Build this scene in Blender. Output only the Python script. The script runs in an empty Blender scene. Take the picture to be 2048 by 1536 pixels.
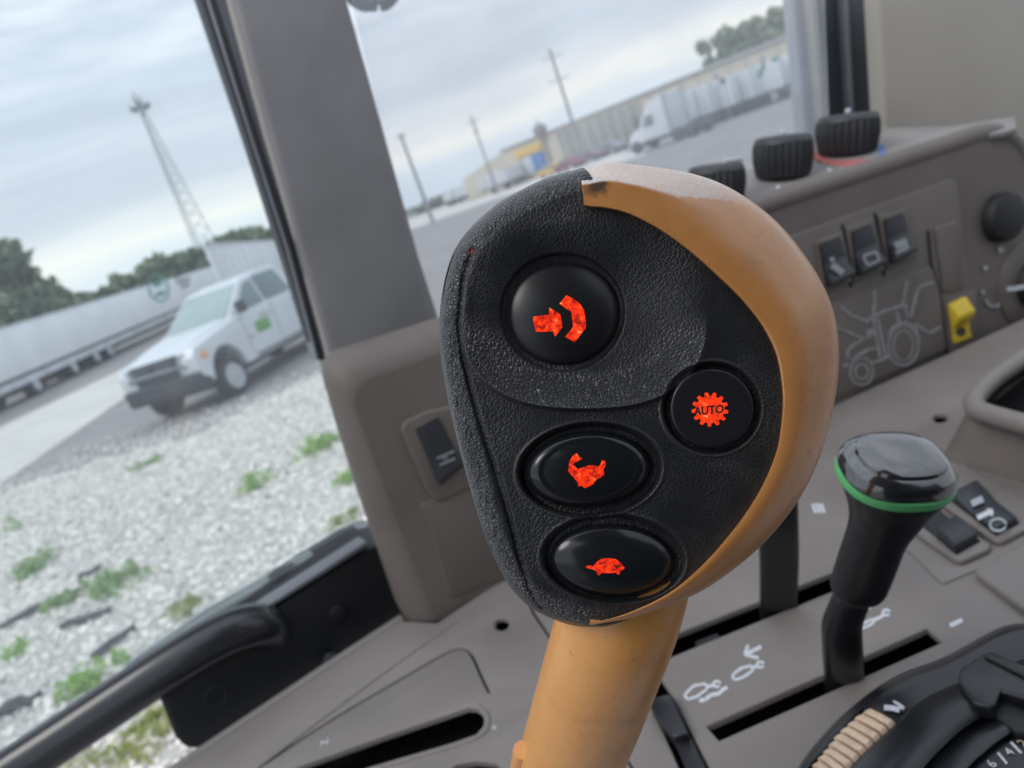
import bpy, bmesh, math, random
import numpy as np
from mathutils import Vector, Matrix
from mathutils.geometry import tessellate_polygon
random.seed(7); rng = np.random.default_rng(7)
S = bpy.context.scene
COL = S.collection
rad = math.radians

# ---------------------------------------------------------------- camera
FPX = 1480.0                      # focal length in photo pixels (2048 wide)
ROLL, PITCH = rad(20.15), rad(15.1)
EYE = Vector((0, 0, 2.25))
cr, sr, cp, sp = math.cos(ROLL), math.sin(ROLL), math.cos(PITCH), math.sin(PITCH)
FW = Vector((0, cp, -sp)); R0 = Vector((1, 0, 0)); U0 = Vector((0, sp, cp))
RT = R0 * cr - U0 * sr
UP = R0 * sr + U0 * cr
cam_d = bpy.data.cameras.new('camera'); cam = bpy.data.objects.new('camera', cam_d); COL.objects.link(cam)
m = Matrix((( RT.x, UP.x, -FW.x, EYE.x), (RT.y, UP.y, -FW.y, EYE.y), (RT.z, UP.z, -FW.z, EYE.z), (0, 0, 0, 1)))
cam.matrix_world = m
cam_d.sensor_width = 36; cam_d.lens = FPX / 2048 * 36
cam_d.clip_start = 0.01; cam_d.clip_end = 3000
cam_d.dof.use_dof = True; cam_d.dof.focus_distance = 0.178; cam_d.dof.aperture_fstop = 17.0
S.camera = cam

# ---------------------------------------------------------------- sky and sun
w = bpy.data.worlds.new('World'); S.world = w; w.use_nodes = True
nt = w.node_tree; nt.nodes.clear()
def N(t, **k):
    n = nt.nodes.new(t)
    for a, b in k.items(): setattr(n, a, b)
    return n
SUN_EL, SUN_AZ = rad(50), rad(-115)     # azimuth measured from +Y towards +X
tc = N('ShaderNodeTexCoord'); sep = N('ShaderNodeSeparateXYZ'); nt.links.new(tc.outputs['Generated'], sep.inputs[0])
mp = N('ShaderNodeMapping'); mp.inputs['Scale'].default_value = (1.6, 1.6, 11.0); nt.links.new(tc.outputs['Generated'], mp.inputs[0])
no = N('ShaderNodeTexNoise'); no.inputs['Scale'].default_value = 1.9; no.inputs['Detail'].default_value = 6; no.inputs['Roughness'].default_value = .56
no.inputs['Distortion'].default_value = .6
nt.links.new(mp.outputs[0], no.inputs['Vector'])
ramp = N('ShaderNodeValToRGB')
e = ramp.color_ramp.elements
e[0].position = .36; e[0].color = (.355, .395, .45, 1); e[1].position = .66; e[1].color = (.57, .595, .645, 1)
x = e.new(.5); x.color = (.445, .485, .545, 1)
nt.links.new(no.outputs['Fac'], ramp.inputs[0])
# bright band low over the horizon, bluish haze below it
jit = N('ShaderNodeMath', operation='MULTIPLY_ADD'); jit.inputs[1].default_value = .09; nt.links.new(no.outputs['Fac'], jit.inputs[0])
nt.links.new(sep.outputs['Z'], jit.inputs[2])
r2 = N('ShaderNodeValToRGB'); c = r2.color_ramp.elements
c[0].position = .0; c[0].color = (.43, .49, .55, 1); c[1].position = .30; c[1].color = (.48, .515, .57, 1)
for p_, q_ in ((.055, (.41, .48, .55, 1)), (.085, (.49, .54, .59, 1)), (.115, (.64, .63, .59, 1)), (.135, (.56, .57, .58, 1)), (.17, (.40, .435, .485, 1)), (.23, (.44, .47, .52, 1))):
    k_ = c.new(p_); k_.color = q_
nt.links.new(jit.outputs[0], r2.inputs[0])
mr = N('ShaderNodeMapRange'); mr.inputs[1].default_value = .10; mr.inputs[2].default_value = .30; nt.links.new(sep.outputs['Z'], mr.inputs[0])
mixc = N('ShaderNodeMix', data_type='RGBA'); nt.links.new(mr.outputs[0], mixc.inputs[0]); nt.links.new(r2.outputs[0], mixc.inputs[6]); nt.links.new(ramp.outputs[0], mixc.inputs[7])
sky = N('ShaderNodeTexSky'); sky.sky_type = 'NISHITA'; sky.sun_disc = False; sky.sun_elevation = SUN_EL; sky.sun_rotation = SUN_AZ
b1 = N('ShaderNodeBackground'); b1.inputs[1].default_value = .06; nt.links.new(sky.outputs[0], b1.inputs[0])
b2 = N('ShaderNodeBackground'); zen = N('ShaderNodeMapRange', interpolation_type='SMOOTHSTEP'); zen.inputs[1].default_value = .38; zen.inputs[2].default_value = 1.0; zen.inputs[3].default_value = 1.24; zen.inputs[4].default_value = 2.0
nt.links.new(sep.outputs['Z'], zen.inputs[0]); nt.links.new(zen.outputs[0], b2.inputs[1]); nt.links.new(mixc.outputs[2], b2.inputs[0])
ms = N('ShaderNodeMixShader'); ms.inputs[0].default_value = .9
nt.links.new(b1.outputs[0], ms.inputs[1]); nt.links.new(b2.outputs[0], ms.inputs[2])
ow = N('ShaderNodeOutputWorld'); nt.links.new(ms.outputs[0], ow.inputs[0])
sl = bpy.data.lights.new('sun', 'SUN'); sl.energy = .7; sl.angle = rad(25); sl.color = (1, .96, .9)
so = bpy.data.objects.new('sun', sl); COL.objects.link(so)
sd = Vector((math.sin(SUN_AZ) * math.cos(SUN_EL), math.cos(SUN_AZ) * math.cos(SUN_EL), math.sin(SUN_EL)))
so.rotation_euler = sd.to_track_quat('Z', 'Y').to_euler(); so.location = (0, 0, 30)
S.view_settings.view_transform = 'Standard'; S.view_settings.look = 'None'; S.view_settings.exposure = 0.72; S.view_settings.gamma = 1
S.render.engine = 'CYCLES'
S.cycles.transparent_max_bounces = 12; S.cycles.max_bounces = 8

# ---------------------------------------------------------------- geometry helpers
def ray(px, py): return RT * ((px - 1024) / FPX) - UP * ((py - 768) / FPX) + FW
def P(px, py, d): return EYE + ray(px, py) * d
class Plane:
    def __init__(s, p, n): s.p = Vector(p); s.n = Vector(n).normalized()
    def at(s, px, py):
        r = ray(px, py); return EYE + r * ((s.p - EYE).dot(s.n) / r.dot(s.n))
    def dep(s, px, py):
        r = ray(px, py); return (s.p - EYE).dot(s.n) / r.dot(s.n)
    def off(s, h): return Plane(s.p + s.n * h, s.n)
    def pts(s, L): return [s.at(*q) for q in L]

BASE = {}
def thing(name, label, cat, loc, group=None, kind=None):
    o = bpy.data.objects.new(name, None); COL.objects.link(o); o.location = loc
    o.empty_display_size = .05
    BASE[o.name] = Vector(loc); tag(o, label, cat, group, kind); return o
def tag(o, label=None, cat=None, group=None, kind=None):
    if label: o['label'] = label
    if cat: o['category'] = cat
    if group: o['group'] = group
    if kind: o['kind'] = kind
    return o
def finish(me, ang=35, smooth=True):
    if smooth:
        me.polygons.foreach_set('use_smooth', [True] * len(me.polygons))
        me.set_sharp_from_angle(angle=rad(ang))
def mesh_obj(name, me, mat, parent=None, base=None, label=None):
    o = bpy.data.objects.new(name, me); COL.objects.link(o)
    if mat is not None: me.materials.append(mat)
    if parent is not None:
        b = BASE[parent.name]; o.parent = parent
    else:
        co = np.empty(len(me.vertices) * 3); me.vertices.foreach_get('co', co); co = co.reshape(-1, 3)
        b = Vector(base) if base is not None else Vector(((co[:, 0].min() + co[:, 0].max()) / 2, (co[:, 1].min() + co[:, 1].max()) / 2, co[:, 2].min()))
        o.location = b
    BASE[o.name] = b.copy()
    me.transform(Matrix.Translation(-b))
    if label: o['label'] = label
    return o
def mk(name, V, F, mat, parent=None, ang=35, smooth=True, label=None, bevel=0, seg=3, bang=25, base=None):
    me = bpy.data.meshes.new(name)
    me.from_pydata([tuple(v) for v in V], [], [tuple(f) for f in F])
    if bevel or True:
        bm = bmesh.new(); bm.from_mesh(me)
        bmesh.ops.recalc_face_normals(bm, faces=bm.faces)
        if bevel:
            ed = [e_ for e_ in bm.edges if len(e_.link_faces) == 2 and e_.calc_face_angle(0) > rad(bang)]
            bmesh.ops.bevel(bm, geom=ed, offset=bevel, segments=seg, profile=.5, affect='EDGES', clamp_overlap=True)
        bm.to_mesh(me); bm.free()
    me.update(); finish(me, ang, smooth)
    return mesh_obj(name, me, mat, parent, base, label)
def prism(name, pts, n, th, mat, parent=None, bevel=.001, seg=3, label=None, **k):
    n = Vector(n).normalized(); c = len(pts)
    V = list(pts) + [p - n * th for p in pts]
    F = [list(range(c)), list(range(2 * c - 1, c - 1, -1))] + [[i, (i + 1) % c, c + (i + 1) % c, c + i] for i in range(c)]
    return mk(name, V, F, mat, parent, bevel=bevel, seg=seg, label=label, **k)
def pprism(name, plane, L, th, mat, parent=None, up=0, **k):
    """polygon drawn in photo pixels on a plane of the cab, raised by up, going th below it"""
    pts = [plane.at(*q) + plane.n * up for q in L]
    return prism(name, pts, plane.n, th + up, mat, parent, **k)
def loft(name, rings, mat, parent=None, cap=(True, True), ang=40, label=None, closed=True, **k):
    n = len(rings[0]); V = [v for r in rings for v in r]; F = []
    for a in range(len(rings) - 1):
        for i in range(n if closed else n - 1):
            j = (i + 1) % n; F.append([a * n + i, a * n + j, (a + 1) * n + j, (a + 1) * n + i])
    if cap[0]: F.append(list(range(n - 1, -1, -1)))
    if cap[1]: F.append([(len(rings) - 1) * n + i for i in range(n)])
    return mk(name, V, F, mat, parent, ang=ang, label=label, **k)
def spline(pts, n):
    """Catmull-Rom through pts (tuples of any size), n samples per span"""
    P_ = [np.array(p, float) for p in pts]; P_ = [2 * P_[0] - P_[1]] + P_ + [2 * P_[-1] - P_[-2]]; out = []
    for i in range(1, len(P_) - 2):
        a, b, c, d = P_[i - 1:i + 3]
        for t in np.linspace(0, 1, n, endpoint=False):
            out.append(.5 * ((2 * b) + (c - a) * t + (2 * a - 5 * b + 4 * c - d) * t * t + (-a + 3 * b - 3 * c + d) * t ** 3))
    out.append(P_[-2]); return out
def tube(name, path, radii, mat, parent=None, seg=24, ref=None, flat=1.0, cap=True, label=None, sq=2.0, **k):
    path = [Vector(p) for p in path]; n = len(path)
    if not hasattr(radii, '__len__'): radii = [radii] * n
    rings = []; ref = Vector(ref) if ref is not None else RT
    for i, p in enumerate(path):
        t = (path[min(i + 1, n - 1)] - path[max(i - 1, 0)]).normalized()
        a = (ref - t * ref.dot(t)).normalized(); b = t.cross(a)
        r = radii[i]; ra, rb = (r if hasattr(r, '__len__') else (r, r * flat))
        ring = []
        for q in range(seg):
            th = 2 * math.pi * q / seg; cx, cy = math.cos(th), math.sin(th)
            ex = 2 / sq
            ring.append(p + a * ra * math.copysign(abs(cx) ** ex, cx) + b * rb * math.copysign(abs(cy) ** ex, cy))
        rings.append(ring)
    return loft(name, rings, mat, parent, cap=(cap, cap), label=label, **k)
def offset2(poly, d):
    """outward offset of a 2-D polygon"""
    a = sum(poly[i][0] * poly[(i + 1) % len(poly)][1] - poly[(i + 1) % len(poly)][0] * poly[i][1] for i in range(len(poly)))
    s = 1 if a > 0 else -1; out = []; n = len(poly)
    for i in range(n):
        p0, p1, p2 = (np.array(poly[(i + q) % n], float) for q in (-1, 0, 1))
        e1 = (p1 - p0) / (np.linalg.norm(p1 - p0) + 1e-12); e2 = (p2 - p1) / (np.linalg.norm(p2 - p1) + 1e-12)
        n1 = np.array((e1[1], -e1[0])) * s; n2 = np.array((e2[1], -e2[0])) * s
        b = n1 + n2; b /= (np.linalg.norm(b) + 1e-9); q = max(.5, b.dot(n1))
        out.append(tuple(p1 + b * d / q))
    return out
def seam(L, wpx):
    """thin gap polygon along a pixel polyline"""
    L = [np.array(q, float) for q in L]; a = []; b = []
    for i, p in enumerate(L):
        t = L[min(i + 1, len(L) - 1)] - L[max(i - 1, 0)]; t /= np.linalg.norm(t); nrm = np.array((-t[1], t[0]))
        a.append(tuple(p + nrm * wpx / 2)); b.append(tuple(p - nrm * wpx / 2))
    return a + b[::-1]
def plate(name, plane, outer, holes, th, mat, parent, lip=.0008, hdepth=None, floor_mat=None, label=None):
    """a sheet with real openings: rounded lips and walls going down"""
    n = plane.n; o = plane.p
    ax = (X1 - n * X1.dot(n)).normalized(); ay = n.cross(ax)
    def to2(p): q = p - o; return (q.dot(ax), q.dot(ay))
    def to3(q, h=0): return o + ax * q[0] + ay * q[1] + n * h
    loops = [[to2(plane.at(*q)) for q in outer]] + [[to2(plane.at(*q)) for q in h] for h in holes]
    top = [loops[0]] + [offset2(l, lip) for l in loops[1:]]
    V = []; F = []; idx = []
    for l in top:
        idx.append(len(V)); V += [to3(q) for q in l]
    tris = tessellate_polygon([[Vector((q[0], q[1], 0)) for q in l] for l in top])
    F += [list(t) for t in tris]
    for k_, l in enumerate(loops):
        c = len(l); i0 = idx[k_]
        if k_ == 0:
            j0 = len(V); V += [to3(q, -th) for q in l]
            F += [[i0 + i, i0 + (i + 1) % c, j0 + (i + 1) % c, j0 + i] for i in range(c)]
        else:
            prev = i0
            for (dd, hh) in ((lip * .3, -lip * .3), (0, -lip), (0, -(hdepth or th))):
                j0 = len(V); V += [to3(q, hh) for q in offset2(l, dd)] if dd else [to3(q, hh) for q in l]
                F += [[prev + i, prev + (i + 1) % c, j0 + (i + 1) % c, j0 + i] for i in range(c)]
                prev = j0
    return mk(name, V, F, mat, parent, ang=50, label=label)
def strokes(name, plane, lines, wpx, mat, parent, h=.0003, label=None):
    V = []; F = []; todo = []
    for L in lines:
        w_ = wpx
        if isinstance(L, tuple): w_, L = L
        cur = [L[0]]                                    # break the line at sharp corners
        for i_ in range(1, len(L)):
            cur.append(L[i_])
            if i_ < len(L) - 1:
                a1 = math.atan2(L[i_][1] - L[i_ - 1][1], L[i_][0] - L[i_ - 1][0]); a2 = math.atan2(L[i_ + 1][1] - L[i_][1], L[i_ + 1][0] - L[i_][0])
                if abs((a2 - a1 + math.pi) % (2 * math.pi) - math.pi) > rad(32): todo.append((w_, cur)); cur = [L[i_]]
        if len(cur) > 1: todo.append((w_, cur))
    h0 = h
    for k_, (w_, L) in enumerate(todo):
        h = h0 + k_ * 1.5e-5
        q = seam(L, w_); c = len(q); m_ = c // 2; b0 = len(V)
        V += [plane.at(*p) + plane.n * h for p in q] + [plane.at(*p) - plane.n * .0002 for p in q]
        for i in range(m_ - 1): F.append([b0 + i, b0 + i + 1, b0 + c - 2 - i, b0 + c - 1 - i])
        F += [[b0 + i, b0 + (i + 1) % c, b0 + c + (i + 1) % c, b0 + c + i] for i in range(c)]
    return mk(name, V, F, mat, parent, smooth=False, label=label)
def ell(cx, cy, rx, ry, n=32, a0=0, a1=360, rot=0):
    full = abs(a1 - a0) >= 360; out = []
    for i in range(n if full else n + 1):
        t = rad(a0 + (a1 - a0) * i / n); x_, y_ = rx * math.cos(t), ry * math.sin(t); c, s = math.cos(rad(rot)), math.sin(rad(rot))
        out.append((cx + x_ * c - y_ * s, cy + x_ * s + y_ * c))
    return out
def ring_line(cx, cy, rx, ry, n=32, rot=0):  # closed
    L = ell(cx, cy, rx, ry, n, rot=rot); return L + [L[0], L[1]]
BOLD = 0
def text_mesh(s, size=1.0):
    cu = bpy.data.curves.new('t', 'FONT'); cu.body = s; cu.size = size; cu.extrude = 0; cu.offset = BOLD; cu.resolution_u = 3; cu.align_x = 'CENTER'; cu.align_y = 'CENTER'
    o = bpy.data.objects.new('t', cu); me = bpy.data.meshes.new_from_object(o)
    V = [tuple(v.co) for v in me.vertices]; F = [tuple(p.vertices) for p in me.polygons]
    bpy.data.objects.remove(o); bpy.data.curves.remove(cu); bpy.data.meshes.remove(me)
    return V, F
def text_on(name, s, org, ax, n, size, mat, parent, h=.0003, sx=1.0, bold=0):
    ax = (Vector(ax) - Vector(n) * Vector(ax).dot(n)).normalized(); n = Vector(n).normalized(); ay = n.cross(ax)
    V, F = text_mesh(s, size)
    W = [org + ax * v[0] * sx + ay * v[1] + n * h for v in V]
    return mk(name, W, F, mat, parent, smooth=False)
def ptext(name, s, plane, px, py, dx, dy, hpx, mat, parent, **k):
    o = plane.at(px, py); a = plane.at(px + dx, py + dy) - o
    n = plane.n
    return text_on(name, s, o, a, n, hpx * plane.dep(px, py) / FPX * 1.35, mat, parent, **k)

# ---------------------------------------------------------------- materials
def mat(name, col, rough=.5, bump=0, scale=200, metal=0, spec=.5, var=0, vscale=20, coat=0, detail=3, kind='noise', dist=.0005, vcol=None):
    M = bpy.data.materials.new(name); M.use_nodes = True; t = M.node_tree; b = t.nodes['Principled BSDF']
    b.inputs['Base Color'].default_value = (*col, 1); b.inputs['Roughness'].default_value = rough
    b.inputs['Metallic'].default_value = metal; b.inputs['Specular IOR Level'].default_value = spec; b.inputs['Coat Weight'].default_value = coat
    tcx = t.nodes.new('ShaderNodeTexCoord')
    if bump:
        if kind == 'voro':
            tx = t.nodes.new('ShaderNodeTexVoronoi'); tx.feature = 'DISTANCE_TO_EDGE'; out = tx.outputs['Distance']
        else:
            tx = t.nodes.new('ShaderNodeTexNoise'); tx.inputs['Detail'].default_value = detail; out = tx.outputs['Fac']
        tx.inputs['Scale'].default_value = scale; t.links.new(tcx.outputs['Object'], tx.inputs['Vector'])
        bp = t.nodes.new('ShaderNodeBump'); bp.inputs['Strength'].default_value = bump; bp.inputs['Distance'].default_value = dist
        t.links.new(out, bp.inputs['Height']); t.links.new(bp.outputs[0], b.inputs['Normal'])
    if var:
        nz = t.nodes.new('ShaderNodeTexNoise'); nz.inputs['Scale'].default_value = vscale; nz.inputs['Detail'].default_value = 5
        t.links.new(tcx.outputs['Object'], nz.inputs['Vector'])
        rp = t.nodes.new('ShaderNodeValToRGB'); a, c_ = rp.color_ramp.elements
        lo = vcol or tuple(v * (1 - var) for v in col); hi = tuple(min(1, v * (1 + var)) for v in col)
        a.position = .35; a.color = (*lo, 1); c_.position = .65; c_.color = (*hi, 1)
        t.links.new(nz.outputs['Fac'], rp.inputs[0]); t.links.new(rp.outputs[0], b.inputs['Base Color'])
    return M
M_beige = mat('console_plastic', (.176, .157, .148), .55, .45, 1100, var=.09, vscale=14, dist=.0002)
M_wall = mat('panel_plastic', (.135, .115, .104), .6, .45, 1000, var=.10, vscale=14, dist=.0002)
M_post = mat('post_plastic', (.24, .232, .235), .6, .45, 900, var=.10, vscale=12, dist=.0002)
M_shelf_lit = mat('shelf_plastic_lit', (.25, .232, .225), .5, .3, 1400, var=.08, vscale=12, dist=.0002)  # console plastic; sky light on the tilted shelf put into its colour
M_pad = mat('raised_plastic', (.176, .157, .148), .5, .3, 1400, dist=.0002)
M_trim = mat('cab_lining', (.36, .335, .30), .8, .3, 500, var=.06, vscale=5)
M_black = mat('black_plastic', (.014, .015, .017), .38, .15, 900, var=.2, vscale=30)
M_matte = mat('black_matte', (.010, .011, .013), .6, .2, 700)
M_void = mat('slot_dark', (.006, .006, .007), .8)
M_gloss = mat('glossy_black', (.010, .010, .012), .16, .06, 60, spec=1.0, coat=1.0)
M_soft = mat('satin_black', (.010, .011, .014), .33, .2, 1500, dist=.0001)
M_dgrey = mat('dark_grey_metal', (.05, .056, .065), .5, var=.15)
M_mgrey = mat('mid_grey_seal', (.17, .18, .20), .5, var=.1)
M_lgrey = mat('light_grey_metal', (.34, .36, .40), .45, var=.08)
M_lbeige = mat('pale_beam', (.42, .39, .36), .6)
M_print = mat('white_print', (.52, .54, .58), .6, var=.12, vscale=900)
M_dprint = mat('grey_print', (.26, .26, .27), .6, var=.2, vscale=300)
M_fprint = mat('faint_print', (.34, .36, .39), .6)
M_green = mat('green_ring', (.10, .42, .15), .4)
M_yellow = mat('yellow_switch', (.62, .44, .03), .5, var=.1, vscale=60)
M_ivory = mat('ivory_wheel', (.60, .45, .32), .5, .3, 900, var=.12, vscale=200)
M_red = mat('red_print', (.42, .12, .11), .6)
M_blue = mat('blue_print', (.10, .18, .38), .6)
def glass_mat(name, tint, veil, edge=.06):  # haze and glare are put into the pane as a whitish veil
    M = bpy.data.materials.new(name); M.use_nodes = True; t = M.node_tree; t.nodes.clear()
    tr = t.nodes.new('ShaderNodeBsdfTransparent'); tr.inputs[0].default_value = (*tint, 1)
    gl = t.nodes.new('ShaderNodeBsdfGlossy'); gl.inputs['Roughness'].default_value = .02
    df = t.nodes.new('ShaderNodeBsdfDiffuse'); df.inputs[0].default_value = (.75, .8, .85, 1)
    tl = t.nodes.new('ShaderNodeBsdfTranslucent'); tl.inputs[0].default_value = (.8, .84, .88, 1)
    fr = t.nodes.new('ShaderNodeFresnel'); fr.inputs[0].default_value = 1.3
    m0 = t.nodes.new('ShaderNodeMixShader'); m0.inputs[0].default_value = .7; t.links.new(df.outputs[0], m0.inputs[1]); t.links.new(tl.outputs[0], m0.inputs[2])
    m1 = t.nodes.new('ShaderNodeMixShader'); m2 = t.nodes.new('ShaderNodeMixShader')
    nz = t.nodes.new('ShaderNodeTexNoise'); nz.inputs['Scale'].default_value = 6; nz.inputs['Detail'].default_value = 6
    tcx = t.nodes.new('ShaderNodeTexCoord'); t.links.new(tcx.outputs['Object'], nz.inputs['Vector'])
    mm = t.nodes.new('ShaderNodeMapRange'); mm.inputs[1].default_value = .3; mm.inputs[2].default_value = .75; mm.inputs[3].default_value = veil * .7; mm.inputs[4].default_value = veil * 1.3
    t.links.new(nz.outputs['Fac'], mm.inputs[0]); t.links.new(mm.outputs[0], m1.inputs[0])
    t.links.new(tr.outputs[0], m1.inputs[1]); t.links.new(m0.outputs[0], m1.inputs[2])
    t.links.new(fr.outputs[0], m2.inputs[0]); t.links.new(m1.outputs[0], m2.inputs[1]); t.links.new(gl.outputs[0], m2.inputs[2])
    o = t.nodes.new('ShaderNodeOutputMaterial'); t.links.new(m2.outputs[0], o.inputs[0])
    return M
M_glassL = glass_mat('hazy_green_glass', (.95, .98, .985), .10)
M_glassR = glass_mat('hazy_clear_glass', (.97, .98, .99), .20)

# ---------------------------------------------------------------- cab frame and planes
YAW = rad(15.7)
X1 = Vector((math.cos(YAW), math.sin(YAW), 0)); Y1 = Vector((-math.sin(YAW), math.cos(YAW), 0)); Z1 = Vector((0, 0, 1))
DECK = Plane((0, 0, EYE.z - .294), (0, 0, 1))
cornr = DECK.at(1677, 807)
WALL = Plane(cornr, -Y1)
wtop = WALL.at(1744, 343)
TILT = rad(14)
edge_dir = (WALL.at(1900, 292) - WALL.at(1522, 417)).normalized()
SHELF = Plane(wtop, edge_dir.cross(Y1 * math.cos(TILT) + Z1 * math.sin(TILT)))
e_dir = Vector((math.sin(rad(62.6)), math.cos(rad(62.6)), 0)); e_n = Vector((e_dir.y, -e_dir.x, 0))
SIDE = Plane(P(760, 700, .66), e_n)          # plane of the side window posts

# ================================================================ THE GEAR LEVER
HD = .18; SC = HD / FPX
def H(px, py, h=0): return P(px, py, HD - h * SC)
lev = thing('gear_lever', 'worn amber gear lever with black rubber grip face and four glowing red buttons', 'gear lever', P(1080, 1750, .338))
CX, CY = 1215.0, 800.0
def sstep(a, b, x_): t = np.clip((x_ - a) / (b - a), 0, 1); return t * t * (3 - 2 * t)
def polar_fn(pts):
    a = np.array([math.atan2(-(y - CY), x_ - CX) for x_, y in pts]); r = np.array([math.hypot(x_ - CX, y - CY) for x_, y in pts])
    o = np.argsort(a); a, r = a[o], r[o]
    aa = np.concatenate([a - 2 * math.pi, a, a + 2 * math.pi]); rr = np.concatenate([r, r, r])
    # monotone-ish cubic (Catmull-Rom on uneven knots)
    mgr = np.gradient(rr, aa)
    def f(t):
        t = np.asarray(t, float); t = (t + math.pi) % (2 * math.pi) - math.pi
        i = np.clip(np.searchsorted(aa, t) - 1, 0, len(aa) - 2); h = aa[i + 1] - aa[i]; s = (t - aa[i]) / h
        return (rr[i] * (2 * s ** 3 - 3 * s ** 2 + 1) + h * mgr[i] * (s ** 3 - 2 * s ** 2 + s) + rr[i + 1] * (-2 * s ** 3 + 3 * s ** 2) + h * mgr[i + 1] * (s ** 3 - s ** 2))
    return f
LEFT = [(1164, 337), (1135, 345), (1090, 361), (1040, 385), (1000, 408), (965, 437), (933, 470), (910, 505), (895, 548), (885, 600), (881, 655), (884, 710), (893, 770), (906, 835), (922, 900), (938, 960), (955, 1020), (975, 1080), (998, 1130), (1025, 1175), (1055, 1206), (1100, 1232), (1140, 1243), (1165, 1247)]
INNER = [(1170, 412), (1205, 416), (1244, 424), (1307, 453), (1369, 495), (1431, 549), (1485, 602), (1527, 657), (1551, 707), (1562, 760), (1565, 810), (1562, 850), (1556, 890), (1539, 940), (1498, 1016), (1448, 1082), (1394, 1140), (1340, 1184), (1286, 1213), (1224, 1236), (1175, 1246)]
OUTER = [(1170, 338), (1215, 325), (1260, 328), (1310, 334), (1380, 346), (1440, 366), (1500, 400), (1552, 442), (1602, 500), (1640, 558), (1664, 612), (1677, 680), (1677, 745), (1666, 820), (1646, 895), (1612, 975), (1572, 1036), (1522, 1092), (1462, 1143), (1400, 1184), (1330, 1214), (1260, 1237), (1210, 1246), (1170, 1250)]
fI = polar_fn(INNER + [q for q in LEFT if q[0] < 1130 or q[1] > 1240])
fO = polar_fn(OUTER + [q for q in LEFT if q[0] < 1130])
def fB(t):
    t = np.asarray(t, float); t = (t + math.pi) % (2 * math.pi) - math.pi
    w_ = sstep(rad(90.0), rad(96.3), t); w_ = np.where(t < rad(-90), 1 - sstep(rad(-95), rad(-90), t), w_)
    return (fI(t) + 10) * (1 - w_) + fO(t) * w_
GROOVE = np.array([(945, 500), (925, 560), (918, 646), (926, 715), (942, 782), (961, 850), (983, 919), (1010, 1010), (1037, 1115), (1060, 1180), (1083, 1220)], float)
def seg_dist(px, py, L):
    d = np.full(px.shape, 1e9)
    for a, b in zip(L[:-1], L[1:]):
        ab = b - a; t = np.clip(((px - a[0]) * ab[0] + (py - a[1]) * ab[1]) / (ab @ ab), 0, 1)
        d = np.minimum(d, np.hypot(px - a[0] - ab[0] * t, py - a[1] - ab[1] * t))
    return d
def ellq(px, py, cx, cy, rx, ry, rot=0, p=2.0):
    c, s = math.cos(rad(rot)), math.sin(rad(rot)); dx, dy = px - cx, py - cy
    u, v = (dx * c + dy * s) / rx, (-dx * s + dy * c) / ry
    return (np.abs(u) ** p + np.abs(v) ** p) ** (1 / p)
WELLS = [(1424, 817, 101, 94, 20, 0), (1180, 940, 146, 96, 24, -4), (1227, 1117, 146, 90, 20, 3)]
NG = rng.random((400, 400))
def vnoise(x_, y):
    xi, yi = np.floor(x_).astype(int), np.floor(y).astype(int); fx, fy = x_ - xi, y - yi; fx, fy = fx * fx * (3 - 2 * fx), fy * fy * (3 - 2 * fy)
    g_ = lambda a, b: NG[a % 400, b % 400]
    return (g_(xi, yi) * (1 - fx) + g_(xi + 1, yi) * fx) * (1 - fy) + (g_(xi, yi + 1) * (1 - fx) + g_(xi + 1, yi + 1) * fx) * fy
def face_h(px, py, R=None, r=None, th=None):
    px = np.asarray(px, float); py = np.asarray(py, float)
    if r is None:
        r = np.hypot(px - CX, py - CY); th = np.arctan2(-(py - CY), px - CX); R = fB(th)
    h = -16 * (r / fO(th)) ** 2 - .020 * (py - 800)
    q = ellq(px, py, 1168, 628, 246, 188, 0, 2.5)
    wb = sstep(-.35, .55, (py - 628) / 188.0 - .25 * np.abs(px - 1168) / 246)
    q1_ = np.clip(1 - q ** 2, 0, 1)
    bowl = -(wb * q1_ ** .85 * 50 + (1 - wb) * q1_ ** 1.6 * 50) * sstep(6, 30, seg_dist(px, py, GROOVE) * np.where(px < 1050, 1, 100) * 1.0)
    h = h + bowl + 2.5 * wb * np.exp(-((q - 1.0) / .02) ** 2) - 7 * wb * sstep(1.0, 1.05, q) * (1 - sstep(1.05, 1.5, q))
    for cx, cy, rx, ry, dpt, rot in WELLS:
        qq = ellq(px, py, cx, cy, rx, ry, rot)
        h = h - dpt * (1 - sstep(.90, 1.0, qq)) + 2.5 * np.exp(-((qq - 1.02) / .025) ** 2)
    qd = ellq(px, py, 1125, 625, 124, 118)
    h = h - 9 * (1 - sstep(.96, 1.03, qd))
    g = seg_dist(px, py, GROOVE)
    h = h - 7 * np.exp(-(g / 5.0) ** 2)
    # secondary crease beside the rim
    g2 = seg_dist(px, py, np.array([(1000, 950), (1016, 1010), (1030, 1070), (1047, 1130)], float)); h = h - 4 * np.exp(-(g2 / 3.5) ** 2)
    # rolled rim on the rubber side
    wl = sstep(1.55, 1.75, np.abs(th)) ; rr_ = 46.0; d = np.clip(fO(th) - r, 0, None)
    roll = np.where(d < rr_, -rr_ * 1.0 * (1 - np.sqrt(np.clip(1 - ((rr_ - d) / rr_) ** 2, 0, 1))), 0)
    lump = 2.4 * np.sin(px * .05 + 1.3 * np.sin(py * .031)) * np.sin(py * .043) * np.exp(-d / 60)
    rough_ = (vnoise(px / 4.6, py / 15.0) - .5) * 3.6 + (vnoise(px / 2.6 + 50, py / 6.0) - .5) * 1.6
    return h + wl * (roll + lump + rough_ * sstep(44, 24, d) * sstep(0, 5, d + 3))
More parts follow.
